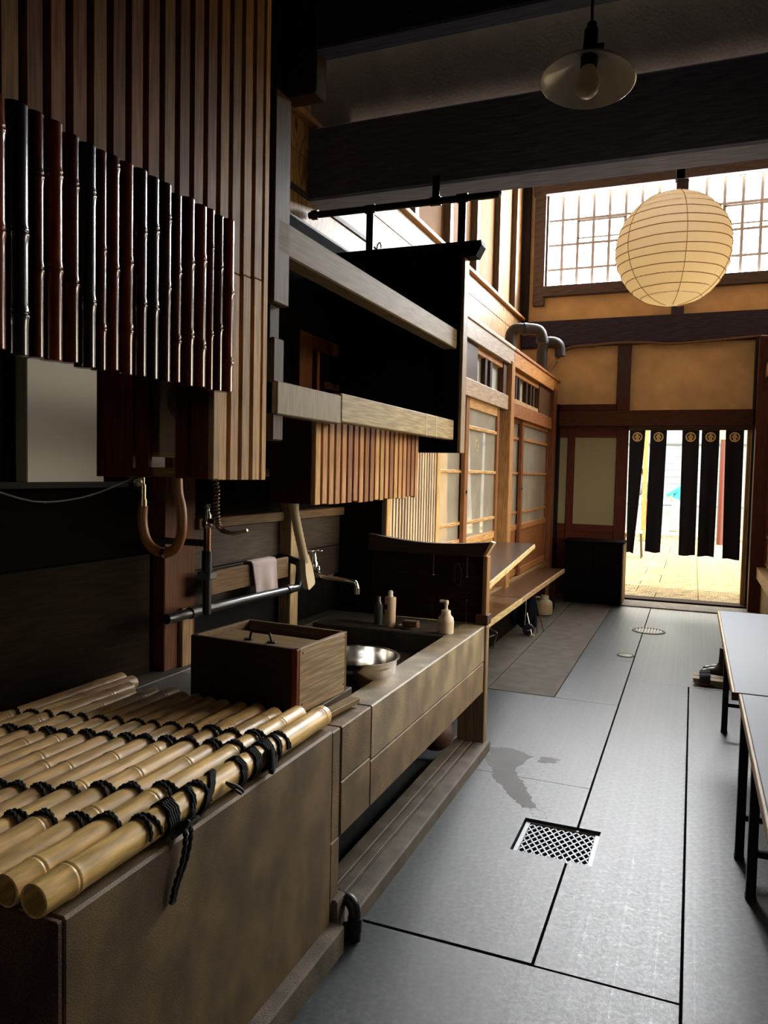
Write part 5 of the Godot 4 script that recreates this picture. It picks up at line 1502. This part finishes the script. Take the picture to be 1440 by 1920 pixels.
	put("frame", mb().tube(spline([v3(0, 0.0, 0), v3(0.02, 0.10, 0), v3(0.03, 0.14, 0.02), v3(-0.03, 0.17, 0.02), v3(-0.04, 0.24, 0.0)], 6), 0.008, 8).tube(spline([v3(0.02, 0.12, 0), v3(-0.04, 0.10, 0.05), v3(-0.10, 0.09, 0.08)], 5), 0.008, 8), plain(hx("55534e"), 0.4, 0.6), rk)

# ------------------------------------------------------------------ beyond the doorway
func person(o: Node3D, skin: Color, shirt: Color, trousers: Color, hair: Color, bend: float, arm_out: float) -> void:
	# standing on the origin, facing -x when seen from the house; joints in metres
	var hip := v3(0, 0.88, 0)
	var chest := v3(-sin(bend) * 0.42, 0.88 + cos(bend) * 0.42, 0)
	var neck := chest + v3(-sin(bend) * 0.12, cos(bend) * 0.12, 0)
	var head := neck + v3(-sin(bend) * 0.14 - 0.02, cos(bend) * 0.14 + 0.02, 0)
	var el := v3(chest.x - arm_out, chest.y - 0.22, 0.2)
	var ha := v3(el.x + 0.16, el.y - 0.18, 0.14)
	var el2 := v3(chest.x - arm_out * 0.5, chest.y - 0.26, -0.2)
	var ha2 := v3(el2.x - 0.05, el2.y - 0.22, -0.16)
	var torso := func(p: Vector3, g: float) -> float:
		var d := capsule(p, hip + v3(0, 0.02, 0.06), chest + v3(0, 0, 0.09), 0.12 + g, 0.11 + g)
		d = smin(d, capsule(p, hip + v3(0, 0.02, -0.06), chest + v3(0, 0, -0.09), 0.12 + g, 0.11 + g), 0.08)
		return d
	var arms := func(p: Vector3, g: float) -> float:
		var d := capsule(p, chest + v3(0, 0.05, 0.16), el, 0.05 + g, 0.04 + g)
		d = minf(d, capsule(p, chest + v3(0, 0.05, -0.16), el2, 0.05 + g, 0.04 + g))
		return d
	var fore := func(p: Vector3) -> float:
		var d := capsule(p, el, ha, 0.04, 0.028)
		d = minf(d, capsule(p, el2, ha2, 0.04, 0.028))
		for hnd in [ha, ha2]:
			for k in 4:
				d = smin(d, capsule(p, hnd, hnd + v3(-0.02, -0.09, -0.03 + 0.02 * k), 0.02, 0.012), 0.02)
			d = smin(d, capsule(p, hnd, hnd + v3(-0.05, -0.04, 0.0), 0.018, 0.012), 0.015)
		return d
	var legs := func(p: Vector3, g: float) -> float:
		var d := 9.0
		for s in [-1.0, 1.0]:
			d = minf(d, smin(capsule(p, hip + v3(0, 0, 0.09 * s), v3(-0.03, 0.48, 0.10 * s), 0.10 + g, 0.065 + g), capsule(p, v3(-0.03, 0.48, 0.10 * s), v3(0.0, 0.08, 0.10 * s), 0.065 + g, 0.042 + g), 0.05))
		return d
	var body := func(p: Vector3) -> float:
		var d: float = torso.call(p, 0.0)
		d = smin(d, arms.call(p, 0.0), 0.05)
		d = smin(d, fore.call(p), 0.03)
		d = smin(d, legs.call(p, 0.0), 0.06)
		d = smin(d, capsule(p, chest, neck, 0.06, 0.05), 0.05)
		d = smin(d, capsule(p, head, head + v3(0, 0.06, 0), 0.085, 0.09), 0.03)
		d = smin(d, capsule(p, head + v3(-0.09, 0.02, 0), head + v3(-0.105, 0.0, 0), 0.015, 0.014), 0.02)
		for s in [-1.0, 1.0]:
			d = smin(d, capsule(p, v3(0.02, 0.05, 0.10 * s), v3(-0.15, 0.035, 0.11 * s), 0.045, 0.032), 0.04)
		return d
	var bd := put("body", mb().nets(body, v3(-0.75, -0.02, -0.34), v3(0.35, 1.8, 0.36), 0.03), plain(skin, 0.7), o)
	var sh := func(p: Vector3) -> float:
		return maxf(smin(torso.call(p, 0.022), arms.call(p, 0.02), 0.04), 0.80 - p.y)
	put("shirt", mb().nets(sh, v3(-0.75, 0.72, -0.34), v3(0.35, 1.55, 0.36), 0.03), plain(shirt, 0.9), bd)
	var tr := func(p: Vector3) -> float:
		return maxf(legs.call(p, 0.02), p.y - 0.95)
	put("trousers", mb().nets(tr, v3(-0.3, 0.04, -0.34), v3(0.3, 1.05, 0.36), 0.03), plain(trousers, 0.9), bd)
	var hr := func(p: Vector3) -> float:
		return maxf(capsule(p, head + v3(0.015, 0.02, 0), head + v3(0.015, 0.075, 0), 0.095, 0.10), -(p.x - head.x + 0.05) + minf(0.0, (head.y + 0.08 - p.y)))
	put("hair", mb().nets(hr, head - v3(0.2, 0.2, 0.2), head + v3(0.2, 0.3, 0.2), 0.025), plain(hair, 0.8), bd)

func build_outside() -> void:
	var g := struct("ground", "pale paved passage and street outside the doorway", "ground")
	var pave := stone(hx("c4b384"), 0.9, 0.05, 1.0)
	put("bed", mb().ext(-9, 9, -0.4, -0.06, -40, -10.1), plain(hx("8a7a5c"), 0.95), g)
	var zs := [-10.1, -10.5, -11.6, -12.5, -13.4, -14.8, -16.2, -18.0, -20.0]
	for i in 8:
		var cut := -0.40 - 0.25 * (i % 2)
		put("slab", mb().ext(-1.9, cut - 0.005, -0.06, 0, zs[i + 1] + 0.005, zs[i] - 0.005), pave, g)
		put("slab", mb().ext(cut + 0.005, 0.105, -0.06, 0, zs[i + 1] + 0.005, zs[i] - 0.005), stone(hx("b8a678"), 0.9, 0.05, 1.0), g)
	put("slab", mb().ext(0.115, 6.0, -0.06, 0, -20.0, -10.1), pave, g)
	put("slab", mb().ext(-6.0, -1.91, -0.06, 0, -20.0, -10.1), pave, g)
	put("kerb", mb().ext(-8.0, 8.0, -0.06, 0.10, -20.3, -20.01, 0.01), stone(hx("d6cdb8"), 0.9, 0.05, 1.0), g)
	put("street", mb().ext(-9.0, 9.0, -0.06, 0.02, -40.0, -20.31), stone(hx("b5ada0"), 0.9, 0.05, 1.0), g)
	put("added_yard", mb().ext(1.01, 9.0, -0.4, 0.0, -10.1, 3.3), stone(hx("d6c49a"), 0.95, 0.05, 1.0), g)  # unseen ground added to bounce warm sun through the added side window
	var grate := thing("street_grate", "small slotted drain grate in the paving just outside the doorway", "drain grate", v3(-0.72, 0.0, -11.1))
	for k in 11:
		put("bar", mb().ext(-0.23 + k * 0.042, -0.212 + k * 0.042, 0.0, 0.008, -0.05, 0.05), plain(hx("7a6a48"), 0.6), grate)
	var w := thing("house_opposite", "pale grey building across the street behind the curtain gaps", "building", v3(0, 0, -25.6))
	put("wall", mb().ext(-9, 9, 0, 7.0, -0.6, 0.0), plaster(hx("727e86")), w)
	put("base_course", mb().ext(-9, 9, 0, 0.62, 0.0, 0.05), plaster(hx("6c777b")), w)
	put("string_course", mb().ext(-9, 9, 2.55, 2.60, 0.0, 0.04), plain(hx("4a5458"), 0.8), w)
	put("shutter", mb().ext(-2.2, 1.6, 0.65, 2.40, 0.0, 0.03), plain(hx("66747c"), 0.6), w)
	for y in 8:
		put("shutter_slat", mb().ext(-2.2, 1.6, 0.68 + y * 0.215, 0.88 + y * 0.215, 0.03, 0.045, 0.004), plain(hx("6b7a83"), 0.6), w)
	# left side of the passage, porch roof and posts
	var s := thing("porch_roof", "unseen porch roof outside the doorway, sized to shade the left paving", "roof")
	put("roof", mb().ext(-6.0, 0.30, 3.2, 3.4, -10.7, -10.1), wood(hx("8a7858"), "z", 0.7), s)  # unseen roof, its edges set to shade the paving beside the sun patch
	var lw := thing("garden_wall", "pale wall along the left of the passage outside", "wall")
	put("wall", mb().ext(-2.6, -2.4, 0, 3.2, -20.0, -10.1), plaster(hx("d8c898")), lw)
	var rw := thing("side_wall", "tan boarded wall right of the passage outside", "wall")
	put("wall", mb().ext(1.25, 1.4, 0, 3.0, -15.5, -10.1), wood(hx("c8a468"), "z", 0.7), rw)
	put("post", mb().ext(0.66, 0.76, 0, 3.0, -10.75, -10.62, 0.004), wood(hx("d8b070"), "y", 0.6), rw)
	var lp := thing("pale_post", "slim pale wooden post seen in the leftmost curtain gap", "post", v3(-1.07, 0, -19.0))
	put("shaft", mb().ext(-0.05, 0.05, 0.02, 3.2, -0.05, 0.05, 0.004), wood(hx("a88c58"), "y", 0.6), lp)
	put("foot_stone", mb().ext(-0.09, 0.09, 0.0, 0.03, -0.09, 0.09, 0.006), stone(hx("a89c80"), 0.9, 0.05, 3.0), lp)
	var rp := thing("red_pole", "red-brown painted pole standing outside in the right curtain gap", "pole", v3(0.60, 0, -19.0))
	put("shaft", mb().tube(PackedVector3Array([v3(0, 0.0, 0), v3(0, 2.4, 0)]), 0.07, 18), plain(hx("4a180f"), 0.4), rp)
	put("cap", mb().ext(-0.09, 0.09, 2.4, 2.62, -0.09, 0.09, 0.006), plain(hx("d8c070"), 0.5), rp)
	put("sign_plate", mb().ext(-0.08, 0.08, 2.62, 2.76, -0.08, 0.08, 0.004), plain(hx("c05028"), 0.5), rp)
	var st := thing("slim_stool", "slim metal-legged stool outside left of the curtain's second strip", "stool", v3(-1.02, 0, -15.0))
	put("seat", mb().ext(-0.17, 0.17, 0.46, 0.49, -0.17, 0.17, 0.006), plain(hx("e4dcc8"), 0.6), st)
	for q in [[-0.14, -0.14], [0.14, -0.14], [-0.14, 0.14], [0.14, 0.14]]:
		put("leg", mb().tube(PackedVector3Array([v3(q[0], 0.46, q[1]), v3(q[0] * 1.2, 0.0, q[1] * 1.2)]), 0.012, 8), plain(hx("3a352c"), 0.5), st)
	var p := thing("person", "person in a teal top and pale trousers, hands on hips across the street", "person", v3(-0.42, 0.02, -22.6))
	person(p, hx("c89878"), hx("2f9a9c"), hx("7fb0ba"), hx("2a2220"), -0.5, 0.42)
	var p2 := thing("person", "person in a dark top and red trousers near the first curtain gap", "person", v3(-1.06, 0.02, -21.4))
	person(p2, hx("d8a888"), hx("4a4a55"), hx("d03a2c"), hx("2a2220"), 0.25, 0.14)
